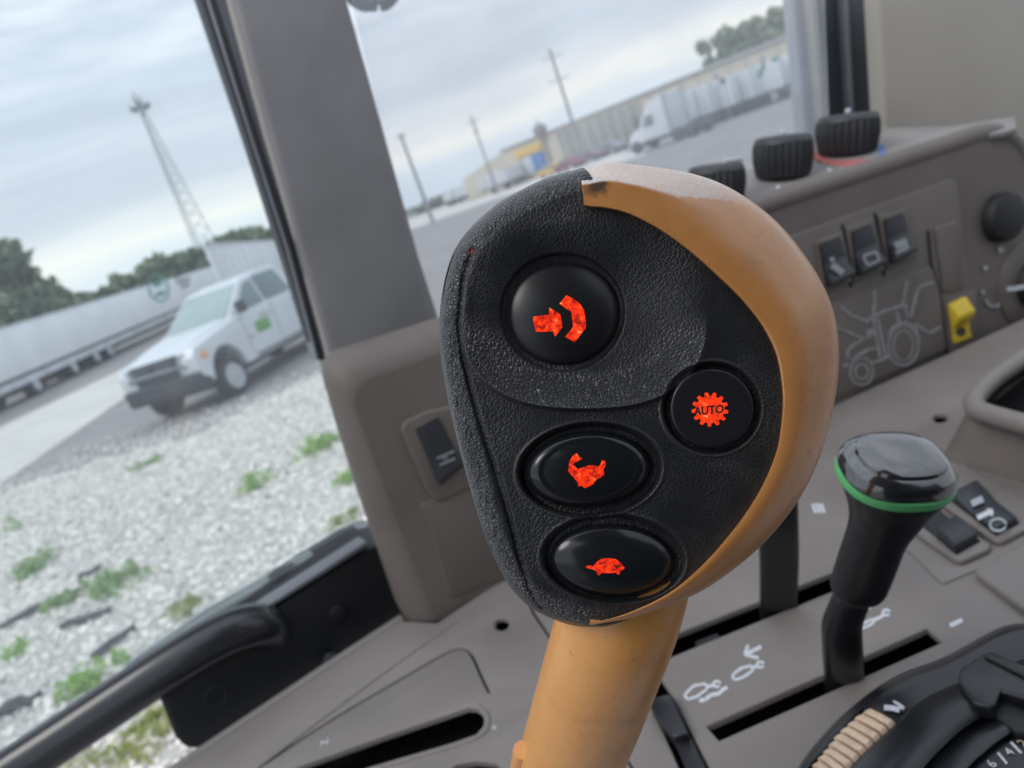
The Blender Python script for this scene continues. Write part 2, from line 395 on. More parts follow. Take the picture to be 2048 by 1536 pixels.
def rubber_material():
    M = bpy.data.materials.new('grip_rubber'); M.use_nodes = True; t = M.node_tree; b = t.nodes['Principled BSDF']
    L = t.links.new
    tcx = t.nodes.new('ShaderNodeTexCoord')
    nz = t.nodes.new('ShaderNodeTexNoise'); nz.inputs['Scale'].default_value = 900; nz.inputs['Detail'].default_value = 2; L(tcx.outputs['Object'], nz.inputs['Vector'])
    ad = t.nodes.new('ShaderNodeVectorMath'); ad.operation = 'MULTIPLY_ADD'; ad.inputs[1].default_value = (.0004,) * 3; L(nz.outputs['Color'], ad.inputs[0]); L(tcx.outputs['Object'], ad.inputs[2])
    v = t.nodes.new('ShaderNodeTexVoronoi'); v.feature = 'DISTANCE_TO_EDGE'; v.inputs['Scale'].default_value = 980; L(ad.outputs[0], v.inputs['Vector'])
    rp = t.nodes.new('ShaderNodeValToRGB'); rp.color_ramp.elements[0].position = 0; rp.color_ramp.elements[1].position = .22; L(v.outputs['Distance'], rp.inputs[0])
    n2 = t.nodes.new('ShaderNodeTexNoise'); n2.inputs['Scale'].default_value = 2600; n2.inputs['Detail'].default_value = 3; L(tcx.outputs['Object'], n2.inputs['Vector'])
    mx = t.nodes.new('ShaderNodeMath'); mx.operation = 'MULTIPLY_ADD'; mx.inputs[1].default_value = .22; L(n2.outputs['Fac'], mx.inputs[0]); L(rp.outputs[0], mx.inputs[2])
    # the grain is worn smoother in places
    n3 = t.nodes.new('ShaderNodeTexNoise'); n3.inputs['Scale'].default_value = 55; L(tcx.outputs['Object'], n3.inputs['Vector'])
    mr_ = t.nodes.new('ShaderNodeMapRange'); mr_.inputs[1].default_value = .35; mr_.inputs[2].default_value = .65; mr_.inputs[3].default_value = .12; mr_.inputs[4].default_value = .38; L(n3.outputs['Fac'], mr_.inputs[0]); ag_ = t.nodes.new('ShaderNodeAttribute'); ag_.attribute_name = 'grain'; sg_ = t.nodes.new('ShaderNodeMath'); sg_.operation = 'MULTIPLY_ADD'; sg_.inputs[1].default_value = .55; L(ag_.outputs['Fac'], sg_.inputs[0]); L(mr_.outputs[0], sg_.inputs[2])
    bp = t.nodes.new('ShaderNodeBump'); bp.inputs['Distance'].default_value = .0006; L(mx.outputs[0], bp.inputs['Height']); L(sg_.outputs[0], bp.inputs['Strength'])
    L(bp.outputs[0], b.inputs['Normal']); b.inputs['Specular IOR Level'].default_value = .6; b.inputs['Sheen Weight'].default_value = .02; b.inputs['Sheen Roughness'].default_value = .45; b.inputs['Sheen Tint'].default_value = (.8, .85, .9, 1)
    r3 = t.nodes.new('ShaderNodeMapRange'); r3.inputs[3].default_value = .50; r3.inputs[4].default_value = .32; L(ag_.outputs['Fac'], r3.inputs[0]); L(r3.outputs[0], b.inputs['Roughness'])
    cr_ = t.nodes.new('ShaderNodeValToRGB'); cr_.color_ramp.elements[0].color = (.006, .0065, .008, 1); cr_.color_ramp.elements[1].color = (.014, .015, .017, 1); cr_.color_ramp.elements[0].position = .4; cr_.color_ramp.elements[1].position = .75
    L(n3.outputs['Fac'], cr_.inputs[0]); wx_ = t.nodes.new('ShaderNodeMix'); wx_.data_type = 'RGBA'; wx_.inputs[7].default_value = (.050, .051, .055, 1); L(ag_.outputs['Fac'], wx_.inputs[0]); L(cr_.outputs[0], wx_.inputs[6]); L(wx_.outputs[2], b.inputs['Base Color'])
    return M
M_rubber = rubber_material()
def amber_material(name='amber_plastic', c1=(.53, .222, .058, 1), c2=(.60, .268, .078, 1)):
    M = bpy.data.materials.new(name); M.use_nodes = True; t = M.node_tree; b = t.nodes['Principled BSDF']; L = t.links.new
    tcx = t.nodes.new('ShaderNodeTexCoord')
    n1 = t.nodes.new('ShaderNodeTexNoise'); n1.inputs['Scale'].default_value = 60; n1.inputs['Detail'].default_value = 8; n1.inputs['Roughness'].default_value = .65; L(tcx.outputs['Object'], n1.inputs['Vector'])
    rp = t.nodes.new('ShaderNodeValToRGB'); rp.color_ramp.elements[0].position = .28; rp.color_ramp.elements[0].color = (.42, .20, .06, 1); rp.color_ramp.elements[1].position = .42; rp.color_ramp.elements[1].color = c1
    k = rp.color_ramp.elements.new(.7); k.color = c2; L(n1.outputs['Fac'], rp.inputs[0])
    n2 = t.nodes.new('ShaderNodeTexNoise'); n2.inputs['Scale'].default_value = 420; n2.inputs['Detail'].default_value = 4; L(tcx.outputs['Object'], n2.inputs['Vector'])
    r2_ = t.nodes.new('ShaderNodeValToRGB'); r2_.color_ramp.elements[0].position = .26; r2_.color_ramp.elements[0].color = (.25, .25, .25, 1); r2_.color_ramp.elements[1].position = .36; r2_.color_ramp.elements[1].color = (1, 1, 1, 1); L(n2.outputs['Fac'], r2_.inputs[0])
    mx = t.nodes.new('ShaderNodeMix'); mx.data_type = 'RGBA'; mx.blend_type = 'MULTIPLY'; mx.inputs[0].default_value = .35; L(rp.outputs[0], mx.inputs[6]); L(r2_.outputs[0], mx.inputs[7])
    # oily finger mark at the upper end of the amber shell
    pt = H(1192, 372, 0) - BASE['gear_lever']
    vs = t.nodes.new('ShaderNodeVectorMath'); vs.operation = 'SUBTRACT'; vs.inputs[1].default_value = pt; L(tcx.outputs['Object'], vs.inputs[0])
    vm = t.nodes.new('ShaderNodeVectorMath'); vm.operation = 'LENGTH'; L(vs.outputs[0], vm.inputs[0])
    n4 = t.nodes.new('ShaderNodeTexNoise'); n4.inputs['Scale'].default_value = 500; L(tcx.outputs['Object'], n4.inputs['Vector'])
    aa = t.nodes.new('ShaderNodeMath'); aa.operation = 'MULTIPLY_ADD'; aa.inputs[1].default_value = .004; L(n4.outputs['Fac'], aa.inputs[0]); L(vm.outputs['Value'], aa.inputs[2])
    m5 = t.nodes.new('ShaderNodeMapRange'); m5.inputs[1].default_value = .0036; m5.inputs[2].default_value = .0058; m5.inputs[3].default_value = .85; m5.inputs[4].default_value = 0; L(aa.outputs[0], m5.inputs[0])
    m6 = t.nodes.new('ShaderNodeMix'); m6.data_type = 'RGBA'; m6.inputs[7].default_value = (.03, .03, .03, 1); L(m5.outputs[0], m6.inputs[0]); L(mx.outputs[2], m6.inputs[6])
    at = t.nodes.new('ShaderNodeAttribute'); at.attribute_name = 'pale_facet'
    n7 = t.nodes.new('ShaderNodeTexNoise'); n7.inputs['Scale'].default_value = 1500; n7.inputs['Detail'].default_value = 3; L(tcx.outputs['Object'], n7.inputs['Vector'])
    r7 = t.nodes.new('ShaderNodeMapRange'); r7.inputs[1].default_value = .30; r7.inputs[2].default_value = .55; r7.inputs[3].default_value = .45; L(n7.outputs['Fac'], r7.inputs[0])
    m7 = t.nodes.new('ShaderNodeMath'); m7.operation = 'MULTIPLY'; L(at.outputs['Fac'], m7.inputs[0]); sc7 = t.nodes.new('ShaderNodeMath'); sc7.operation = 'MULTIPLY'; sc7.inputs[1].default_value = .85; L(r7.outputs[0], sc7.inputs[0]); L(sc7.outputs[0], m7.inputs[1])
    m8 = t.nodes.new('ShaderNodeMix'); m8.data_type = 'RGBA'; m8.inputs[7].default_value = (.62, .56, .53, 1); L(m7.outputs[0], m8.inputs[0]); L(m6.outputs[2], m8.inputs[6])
    L(m8.outputs[2], b.inputs['Base Color']); b.inputs['Coat Weight'].default_value = .6; b.inputs['Coat Roughness'].default_value = .3; b.inputs['Coat IOR'].default_value = 1.8
    b.inputs['Subsurface Weight'].default_value = .08; b.inputs['Subsurface Radius'].default_value = (.004, .002, .001); b.inputs['Subsurface Scale'].default_value = .5
    bp = t.nodes.new('ShaderNodeBump'); bp.inputs['Strength'].default_value = .25; bp.inputs['Distance'].default_value = .00012
    n3 = t.nodes.new('ShaderNodeTexNoise'); n3.inputs['Scale'].default_value = 2200; n3.inputs['Detail'].default_value = 3; L(tcx.outputs['Object'], n3.inputs['Vector']); L(n3.outputs['Fac'], bp.inputs['Height']); L(bp.outputs[0], b.inputs['Normal'])
    rr = t.nodes.new('ShaderNodeMapRange'); rr.inputs[3].default_value = .44; rr.inputs[4].default_value = .30; L(n1.outputs['Fac'], rr.inputs[0]); L(rr.outputs[0], b.inputs['Roughness'])
    return M
M_amber = amber_material(); M_stalk_lit = amber_material('amber_stalk_lit', (.66, .285, .060, 1), (.70, .33, .080, 1))  # stalk amber is brighter, with the window light put into its colour
# rubber face: polar height field
NR, NT = 270, 1080
ths = np.linspace(-math.pi, math.pi, NT, endpoint=False); Rb = fB(ths)
us = np.concatenate([np.linspace(0.004, .90, NR - 60, endpoint=False), .90 + .10 * np.sin(np.linspace(0, math.pi / 2, 60))])
V = [H(CX, CY, float(face_h(np.array([CX]), np.array([CY]))[0]))]; F = []
grid = []
for u in us:
    r = Rb * u; X_ = CX + r * np.cos(ths); Y_ = CY - r * np.sin(ths)
    grid.append((X_, Y_, face_h(X_, Y_, Rb, r, ths)))
last = grid[-1]
for (sh, dh) in ((1.004, -20), (1.008, -50), (1.004, -85), (.985, -115)):
    grid.append((CX + (last[0] - CX) * sh, CY + (last[1] - CY) * sh, last[2] + dh))
A = np.array(grid)   # rings,3,NT
eye = np.array(EYE); rt, up, fw = np.array(RT), np.array(UP), np.array(FW)
def unproj(X_, Y_, h):
    d = HD - h * SC
    return eye + (rt * ((X_ - 1024) / FPX)[..., None] - up * ((Y_ - 768) / FPX)[..., None] + fw) * d[..., None]
W = unproj(A[:, 0], A[:, 1], A[:, 2]).reshape(-1, 3)
nring = A.shape[0]
me = bpy.data.meshes.new('rubber_face')
allv = np.vstack([np.array(V[0])[None], W])
i = np.arange(nring - 1)[:, None] * NT; j = np.arange(NT)[None]; j2 = (j + 1) % NT
quads = np.stack([1 + i + j, 1 + i + j2, 1 + i + NT + j2, 1 + i + NT + j], -1).reshape(-1, 4)[:, ::1]
tri = [(0, 1 + (q + 1) % NT, 1 + q) for q in range(NT)]
me.from_pydata(allv.tolist(), [], [tuple(q[::-1]) for q in quads.tolist()] + tri)
finish(me, 60)
gx, gy = A[:, 0].reshape(-1), A[:, 1].reshape(-1)
q_ = ellq(gx, gy, 1168, 628, 246, 188, 0, 2.5); r_ = np.hypot(gx - CX, gy - CY); th_ = np.arctan2(-(gy - CY), gx - CX); d_ = fO(th_) - r_
gr_ = sstep(.55, .85, q_) * (1 - sstep(.99, 1.01, q_)) * sstep(-.1, .5, (gy - 628) / 188) + sstep(46, 26, d_) * sstep(1.55, 1.75, np.abs(th_))
ag = me.attributes.new('grain', 'FLOAT', 'POINT'); ag.data.foreach_set('value', np.concatenate([[0], np.clip(gr_, 0, 1)]).astype(np.float32))
mesh_obj('rubber_face', me, M_rubber, lev, label='black grained rubber grip face')
# amber shell: two-facet end that melts into a rounded crescent
t0, t1 = rad(96.8), rad(-94.5); NA = 220; rings = []
for t in np.linspace(t0, t1, NA):
    a, b = float(fI(t)), max(float(fO(t)), float(fI(t)) + 2); cs, sn = math.cos(t), math.sin(t)
    wf = float(sstep(rad(48), rad(86), np.array(t))); Hh = 92 * min(1, (b - a) / 60 + .12)
    base_h = -3 - .020 * (CY - a * sn - 800)
    prof = [(a, base_h - 16), (a + .5, base_h - 2), (a + 2.5, base_h + 4)]
    for q in np.linspace(.04, 1, 26):
        rnd = base_h + 5 + 3 * math.sin(min(1, q * 1.6) * math.pi) - Hh * (1 - math.sqrt(max(0, 1 - q * q)))
        mq = .60
        fac = base_h + 5 - 5 * (q / mq) if q < mq else base_h - 58 * ((q - mq) / (1 - mq)) ** 1.05
        prof.append((a + (b - a) * q, wf * fac + (1 - wf) * rnd))
    hb = prof[-1][1]
    prof += [(b - 1, hb - 14), (b - 6, hb - 40), (b - 22, hb - 72), (b - 55, hb - 105), (b - 120, hb - 125), (b * .45, hb - 135)]
    rings.append([H(CX + r * cs, CY - r * sn, h) for r, h in prof])
pale_facet = [(float(sstep(rad(50), rad(66), np.array(t))) if 3 + 26 * (.54 + .34 * float(sstep(rad(75), rad(52), np.array(t)))) < j_ < 34 else 0.0) for t in np.linspace(t0, t1, NA) for j_ in range(len(prof))]  # mask for a paler tint on the top facet, strongest at its upper end
sh_o = loft('amber_shell', rings, M_amber, lev, cap=(True, True), ang=32, closed=True, label='amber crescent shell, oily and pale at its upper end')
at_ = sh_o.data.attributes.new('pale_facet', 'FLOAT', 'POINT'); at_.data.foreach_set('value', np.array(pale_facet, np.float32)) if len(pale_facet) == len(sh_o.data.vertices) else print('wear mismatch', len(pale_facet), len(sh_o.data.vertices))
# amber half behind the rubber
rings = []
for hh, k_ in ((-52, 1.0), (-80, 1.0), (-110, .985), (-135, .94), (-155, .86), (-168, .74), (-176, .55), (-180, .3), (-180, .02)):
    ring = []
    for t in np.linspace(-math.pi, math.pi, 160, endpoint=False):
        bulge = 6.5 * math.exp(-((t - rad(142)) / .22) ** 2) * (1 if hh > -140 else 0)
        S_ = float(fO(t)) - 5 + bulge * 1.1 - 34 * float(sstep(rad(100), rad(85), np.array(abs(t))) if abs(t) > rad(60) else 1)
        ring.append(H(CX + S_ * k_ * math.cos(t), CY - S_ * k_ * math.sin(t), hh))
    rings.append(ring)
loft('amber_back', rings, M_amber, lev, cap=(False, True), ang=60)
# shaft
sp_ = spline([(1262, 1120, .206), (1238, 1225, .210), (1205, 1330, .2225), (1168, 1440, .240), (1130, 1550, .262), (1095, 1660, .295), (1070, 1770, .334), (1062, 1840, .36)], 6)
path = [P(*q) for q in sp_]
tube('shaft', path, [.0172 + .0006 * min(1, abs(i_ - 6) / 20) for i_ in range(len(path))], M_stalk_lit, lev, seg=48, label='long amber plastic shaft')
ml = [P(q[0] + 16 - .04 * (q[1] - 1200), q[1], q[2] - .0171) for q in sp_[5:]]
tube('mould_line', ml,   .00035, M_stalk_lit, lev, seg=8)
# flared lower collar of the shaft
cl = spline([(1046, 1500, .250), (1036, 1560, .262), (1030, 1640, .285)], 5)
tube('collar_edge', [P(*q) for q in cl], .0034, M_stalk_lit, lev, seg=12)
# buttons
def button(cx, cy, rx, ry, h0, top, mat_, shape, rot=0, name='button', label=None):
    rings = []; n = 96; c, s = math.cos(rad(rot)), math.sin(rad(rot))
    for k_, hh in shape:
        rings.append([H(cx + rx * k_ * math.cos(a) * c - ry * k_ * math.sin(a) * s, cy + rx * k_ * math.cos(a) * s + ry * k_ * math.sin(a) * c, h0 + top * hh) for a in np.linspace(0, 2 * math.pi, n, endpoint=False)])
    return loft(name, rings, mat_, lev, cap=(False, True), ang=60, label=label)
dome = [(1.0, -.9), (1.0, 0.0)] + [(math.cos(a), math.sin(a) * 1.0) for a in np.linspace(.12, math.pi / 2 - .01, 26)]
M_btn = mat('button_satin', (.012, .012, .014), .36, .08, 400, dist=.0002)
M_btn2 = mat('button_gloss', (.010, .011, .013), .2, .12, 90, dist=.0004)
h1 = float(face_h(1125., 625.)) + 2
B1 = button(1125, 625, 114, 108, h1, 42, M_btn, dome, label='round domed horn button', name='horn_button')
h2 = float(face_h(1424., 817.))
flat = [(1.0, -.6), (1.0, .75), (.985, .88), (.955, .97), (.92, 1.0), (.8, .98), (.6, .95), (.3, .93), (.02, .93)]
B2 = button(1424, 817, 84, 80, h2, 20, M_btn, flat, label='round auto button', name='auto_button')
h3 = float(face_h(1180., 940.))
ridge = [(1.0, -.6), (1.0, .05), (.985, .28), (.95, .50), (.9, .70), (.85, .84), (.80, .92), (.77, .93), (.74, .91), (.70, .94), (.6, 1.04), (.45, 1.13), (.3, 1.18), (.15, 1.21), (.02, 1.22)]
B3 = button(1177, 939, 126, 77, h3, 32, M_btn2, ridge, rot=-4, label='oval button with a rabbit', name='faster_button')
h4 = float(face_h(1227., 1117.))
dome4 = [(1.0, -.6), (1.0, .0)] + [(math.cos(a), math.sin(a) * 1.22) for a in np.linspace(.1, math.pi / 2 - .01, 24)]
B4 = button(1225, 1120, 124, 74, h4, 34, M_btn2, dome4, rot=3, label='oval button with a tortoise', name='slower_button')
def prof_h(shape, h0, top, q):
    ks = [k_ for k_, _ in shape if True][::-1]; hs = [v for _, v in shape][::-1]
    return h0 + top * np.interp(q, ks, hs)
def lit_material(lo=(.10, .015, .012, 1), lo2=(.55, .020, .012, 1)):
    M = bpy.data.materials.new('lit_red_symbol'); M.use_nodes = True; t = M.node_tree; t.nodes.clear(); L = t.links.new
    tcx = t.nodes.new('ShaderNodeTexCoord'); n1 = t.nodes.new('ShaderNodeTexNoise'); n1.inputs['Scale'].default_value = 620; n1.inputs['Detail'].default_value = 6; n1.inputs['Roughness'].default_value = .62; n1.inputs['Distortion'].default_value = .5
    L(tcx.outputs['Object'], n1.inputs['Vector'])
    rp = t.nodes.new('ShaderNodeValToRGB'); E = rp.color_ramp.elements
    E[0].position = .36; E[0].color = lo; E[1].position = .70; E[1].color = (1, .42, .16, 1)
    for p_, q_ in ((.42, lo2), (.52, (1.0, .040, .010, 1)), (.62, (1.0, .085, .015, 1))):
        k = E.new(p_); k.color = q_
    L(n1.outputs['Fac'], rp.inputs[0])
    em = t.nodes.new('ShaderNodeEmission'); em.inputs[1].default_value = .62; L(rp.outputs[0], em.inputs[0])
    gl = t.nodes.new('ShaderNodeBsdfGlossy'); gl.inputs[1].default_value = .25; gl.inputs[0].default_value = (1, 1, 1, 1)
    mx = t.nodes.new('ShaderNodeMixShader'); mx.inputs[0].default_value = .0; L(em.outputs[0], mx.inputs[1]); L(gl.outputs[0], mx.inputs[2])
    o = t.nodes.new('ShaderNodeOutputMaterial'); L(mx.outputs[0], o.inputs[0]); return M
M_lit = lit_material(); M_lit2 = lit_material((.5, .03, .01, 1), (.85, .05, .012, 1))
def symbol(name, polys, hfun, mat_, parent, lift=1.2, label=None, cuts=3):
    bm = bmesh.new()
    for L in polys:
        tr = tessellate_polygon([[Vector((q[0], q[1], 0)) for q in L]]); vs = [bm.verts.new((q[0], q[1], 0)) for q in L]
        for a in tr:
            try: bm.faces.new([vs[i_] for i_ in a])
            except ValueError: pass
    bmesh.ops.subdivide_edges(bm, edges=bm.edges[:], cuts=cuts, use_grid_fill=True)
    bmesh.ops.triangulate(bm, faces=bm.faces[:])
    for v in bm.verts:
        v.co = H(v.co.x, v.co.y, hfun(v.co.x, v.co.y) + lift)
    me = bpy.data.meshes.new(name); bm.to_mesh(me); bm.free(); finish(me, 60)
    return mesh_obj(name, me, mat_, parent, label=label)
hb1 = lambda x_, y: float(prof_h(dome, h1, 42, ellq(np.array(x_), np.array(y), 1125, 625, 114, 108)))
hb2 = lambda x_, y: h2 + 20 * .96
hb3 = lambda x_, y: float(prof_h(ridge, h3, 32, ellq(np.array(x_), np.array(y), 1177, 939, 126, 77, -4)))
hb4 = lambda x_, y: float(prof_h(dome4, h4, 34, ellq(np.array(x_), np.array(y), 1225, 1120, 124, 74, 3)))
def cr(L, ox, oy, k_): return [(x_ / k_ + ox, y / k_ + oy) for x_, y in L]
horn = cr([(430, 680), (530, 670), (640, 655), (725, 650), (732, 510), (935, 640), (960, 740), (975, 880), (840, 1058), (800, 955), (640, 965), (480, 962), (440, 800)], 1020, 560, 9.309)
horn_arc = cr([(1050, 280), (1200, 360), (1300, 440), (1380, 560), (1410, 740), (1415, 890), (1330, 1000), (1205, 1165), (1110, 1110), (1030, 1055), (1170, 880), (1165, 760), (1135, 600), (920, 440)], 1020, 560, 9.309)
symbol('horn_symbol', [horn, horn_arc], hb1, M_lit, B1, label='lit red horn symbol')
gear = []
for i_ in range(13):
    a0 = 2 * math.pi * (i_ + .3) / 13
    for da, rr_ in ((-.17, 29), (-.09, 37), (.09, 37), (.17, 29)):
        gear.append((1420 + rr_ * math.cos(a0 + da), 819 + rr_ * .93 * math.sin(a0 + da)))
symbol('gear_symbol', [gear], hb2, M_lit2, B2, label='lit orange gear disc', cuts=1)
BOLD = .75; Vt, Ft = text_mesh('AUTO', 23); BOLD = 0
text_w = [H(1418 + v[0] * .93 + .0 * v[1], 821 - v[1] - .09 * v[0], h2 + 22.2) for v in Vt]
mk('auto_lettering', text_w, Ft, M_void, B2, smooth=False)
rabbit = cr([(185, 320), (200, 215), (235, 160), (275, 135), (300, 175), (330, 190), (270, 225), (235, 245), (285, 300), (340, 280), (400, 258), (450, 255), (490, 275), (520, 250), (530, 205), (565, 215), (572, 260), (548, 300), (555, 355), (520, 385), (480, 400), (440, 455), (400, 475), (355, 495), (320, 470), (290, 475), (280, 430), (255, 400), (230, 370)], 1100, 880, 5.122)
symbol('rabbit_symbol', [rabbit], hb3, M_lit, B3, label='lit red rabbit symbol')
tort = cr([(362, 1295), (400, 1285), (440, 1292), (470, 1260), (520, 1218), (590, 1210), (670, 1218), (720, 1250), (768, 1312), (720, 1345), (712, 1375), (690, 1378), (680, 1358), (600, 1365), (530, 1360), (505, 1388), (482, 1380), (482, 1350), (440, 1325), (400, 1318), (370, 1308)], 1100, 880, 5.122)
symbol('tortoise_symbol', [tort], hb4, M_lit, B4, label='lit red tortoise symbol')
mp_ = [H(940, 488, -26), H(947, 505, -21), H(953, 522, -20)]
M_redp = mat('red_marking', (.45, .02, .03), .5)
tube('red_marking', mp_, [.0009, .0011, .0005], M_redp, lev, seg=8, flat=.5)

# ================================================================ SIDE CONSOLE
con = thing('side_console', 'grey beige side console deck with lever slots, seams and white symbols', 'console', DECK.at(1300, 1400))
slot_lo = [(1412, 1452), (1853, 1256), (1884, 1284), (1438, 1481)]
slot_up = [(1322, 1322), (1690, 1172), (1676, 1139), (1350, 1268)]
slot_pp = [(1306, 1335), (1345, 1391), (1460, 1620), (1395, 1620), (1290, 1382)]
pocket = [(950, 1415), (935, 1414), (760, 1474), (587, 1536), (400, 1605), (300, 1680), (420, 1680), (560, 1605), (736, 1534), (900, 1486), (952, 1468), (966, 1452), (968, 1436), (961, 1422)]
pock2 = [(850, 1610), (880, 1550), (912, 1528), (950, 1521), (990, 1525), (1008, 1540), (1010, 1560), (980, 1600)]
holes = [slot_lo, slot_up, slot_pp, pocket, pock2, ell(1003, 1248, 15, 13, 16), ell(1880, 836, 15, 9, 16),
         seam(spline([(500, 1546), (660, 1441), (820, 1347), (895, 1304), (922, 1297), (942, 1308), (960, 1347), (978, 1385)], 4), 4.5),
         seam([(1046, 1180), (1068, 1227), (1108, 1287), (1160, 1370), (1235, 1489), (1290, 1575)], 4.5),
         ]
plate('deck', DECK, [(800, 1243), (640, 1350), (367, 1532), (200, 1650), (100, 1900), (1200, 2100), (2300, 1800), (2300, 1100), (2300, 520), (1892, 711), (1677, 807), (1200, 1030), (875, 1247)], holes, .03, M_beige, con, lip=.0009, hdepth=.004)
pprism('under_tray', DECK.off(-.030), [(820, 1243), (400, 1532), (100, 1900), (1200, 2100), (2300, 1800), (2300, 560), (1677, 820)], .004, M_void, con, bevel=0)
edge = [DECK.at(*q) for q in spline([(912, 1244), (760, 1352), (515, 1536), (380, 1640)], 8)]
tube('edge_bead', edge, .0016, M_beige, con, seg=12)
edge = [DECK.off(-.004).at(*q) for q in spline([(806, 1241), (640, 1350), (367, 1534), (200, 1655)], 8)]
tube('edge_roll', edge, .0055, M_beige, con, seg=16)
po = spline([(586, 1545), (760, 1483 + 4), (900, 1492), (958, 1474), (976, 1454), (979, 1432), (966, 1412)][1:], 6)
# lip around pocket
tube('pocket_lip', [DECK.at(*q) for q in spline([(640, 1580), (742, 1541), (905, 1493), (962, 1472), (977, 1450), (974, 1428), (956, 1410)], 6)], .0011, M_beige, con, seg=10)
# raised plates on the right
pprism('raised_pad', DECK, [(1956, 1144), (1975, 1137), (2060, 1092), (2200, 1020), (2300, 1140), (2120, 1290), (2048, 1232), (1956, 1162), (1950, 1153)], .002, M_pad, con, up=.005, bevel=.0022, seg=4)
pprism('raised_step', DECK, [(1832, 1119), (1790, 1080), (1800, 960), (2060, 800), (2300, 700), (2300, 980), (2030, 1110), (1890, 1169), (1880, 1167)], .001, M_beige, con, up=.0012, bevel=.0008)
ST = DECK.off(.0012)
pprism('switch_bezel', ST, [(1872, 1008), (1845, 985), (1925, 935), (2090, 1020), (2090, 1052), (2048, 1071), (2003, 1094), (1988, 1091), (1945, 1062)], .001, M_pad, con, up=.004, bevel=.0018, seg=4)
pprism('switch_bezel', ST, [(1866, 1016), (1944, 1069), (1984, 1099), (1980, 1108), (1926, 1132), (1912, 1130), (1825, 1070), (1790, 1040), (1840, 995)], .001, M_pad, con, up=.004, bevel=.0018, seg=4)
def rocker(name, plane, quad, prof, mat_, parent, bevel=.0006, well=True, label=None, grow=3):
    c0, c1, c2, c3 = (plane.at(*q) for q in quad); n = plane.n; rings = []
    if well:
        cen = (c0 + c1 + c2 + c3) / 4
        pr = [p + (p - cen).normalized() * .0012 for p in (c0, c1, c2, c3)]
        prism('switch_well', [p + n * .0006 for p in pr], n, .003, M_void, parent, bevel=0)
    V = []; k_ = len(prof)
    for t, h in prof:
        for a, b in ((c0, c3), (c1, c2)):
            V.append(a.lerp(b, t) + n * h)
    for t, h in prof:
        for a, b in ((c0, c3), (c1, c2)): V.append(a.lerp(b, t) - n * .002)
    F = []
    for i_ in range(k_ - 1):
        F.append([2 * i_, 2 * i_ + 1, 2 * i_ + 3, 2 * i_ + 2]); o_ = 2 * k_
        F.append([o_ + 2 * i_, o_ + 2 * i_ + 2, o_ + 2 * i_ + 3, o_ + 2 * i_ + 1])
        F.append([2 * i_, 2 * i_ + 2, o_ + 2 * i_ + 2, o_ + 2 * i_]); F.append([2 * i_ + 1, o_ + 2 * i_ + 1, o_ + 2 * i_ + 3, 2 * i_ + 3])
    F.append([0, 2 * k_, 2 * k_ + 1, 1]); F.append([2 * k_ - 2, 2 * k_ - 1, 4 * k_ - 1, 4 * k_ - 2])
    return mk(name, V, F, mat_, parent, bevel=bevel, seg=2, label=label, bang=12)
BZ = DECK.off(.0052)
M_knob = mat('knob_rubber', (.030, .031, .035), .5, .2, 900)
M_rock = mat('rocker_grey', (.028, .032, .038), .45, .15, 900)
r_b = rocker('rocker_switch', BZ, [(1905, 1003), (1957, 977), (2036, 1046), (1992, 1070)], [(0, .007), (.3, .0045), (.5, .0028), (1, .0045)], M_rock, con, label='black rocker switch with a fan symbol and a lens')
r_a = rocker('rocker_switch', BZ, [(1832, 1040), (1870, 1016), (1957, 1082), (1912, 1108)], [(0, .0015), (.55, .0012), (.58, .0085), (.92, .008), (1, .0055)], M_rock, con, label='black rocker switch with its lower end raised')
TB = BZ.off(.0048)
strokes('switch_print', BZ.off(.0052), [(13, [(1943, 1008), (1966, 998)])], 6, M_fprint, con)
strokes('switch_print', BZ.off(.0040), [(10, [(1955, 1036), (1968, 1030), (1986, 1022)]), (5, [(1975, 1018), (1985, 1032)])], 6, M_print, con)
strokes('switch_print', BZ.off(.0048), [(4, ring_line(1996, 1050, 16, 12, 20))], 4, M_fprint, con)
strokes('switch_print', BZ.off(.0022), [(9, [(1895, 1063), (1913, 1056)])], 4, M_print, con)
# printed symbols
def cyl_sym(ox, oy, a=-.50, k_=1.0, long=False):
    d = np.array((1, a)) / math.hypot(1, a); nn = np.array((.42, -1.0)) ; nn /= np.linalg.norm(nn)
    def q(u, v): p = np.array((ox, oy)) + d * u * k_ + nn * v * k_; return tuple(p)
    L = [(6, [q(-8, -6), q(-16, 0), q(-8, 7), q(24, 7), q(24, -6), q(-8, -6), q(-14, -2)])]
    e_ = 50 if long else 36
    L += [(8, [q(24, 0), q(e_, 0)]), (6, [(x_, y) for x_, y in ring_line(*q(e_ + 5, 0), 6, 5, 12)])]
    return L
cs = lambda L: cr(L, 1024, 768, 2)
def sym(body, rod, eye_, w=5.5):
    body = body + body[:1]
    return [(w, cs(body)), (7, cs(rod)), (5.5, [q for q in ring_line(*cs([eye_])[0], 6.5, 5.5, 14)])]
strokes('cylinder_symbol', DECK, sym([(700, 1235), (728, 1208), (775, 1200), (782, 1222), (740, 1252), (705, 1262), (690, 1250)], [(780, 1213), (808, 1206)], (820, 1202)), 5, M_print, con)
strokes('cylinder_symbol', DECK, sym([(888, 1160), (918, 1138), (958, 1128), (964, 1148), (930, 1172), (895, 1185), (882, 1174)], [(960, 1137), (984, 1130)], (994, 1124)), 5, M_print, con)
strokes('cylinder_symbol', DECK, sym([(1400, 965), (1425, 948), (1445, 942), (1450, 955), (1420, 972), (1400, 980)], [(1446, 948), (1486, 928)], (1497, 916)), 5, M_print, con)
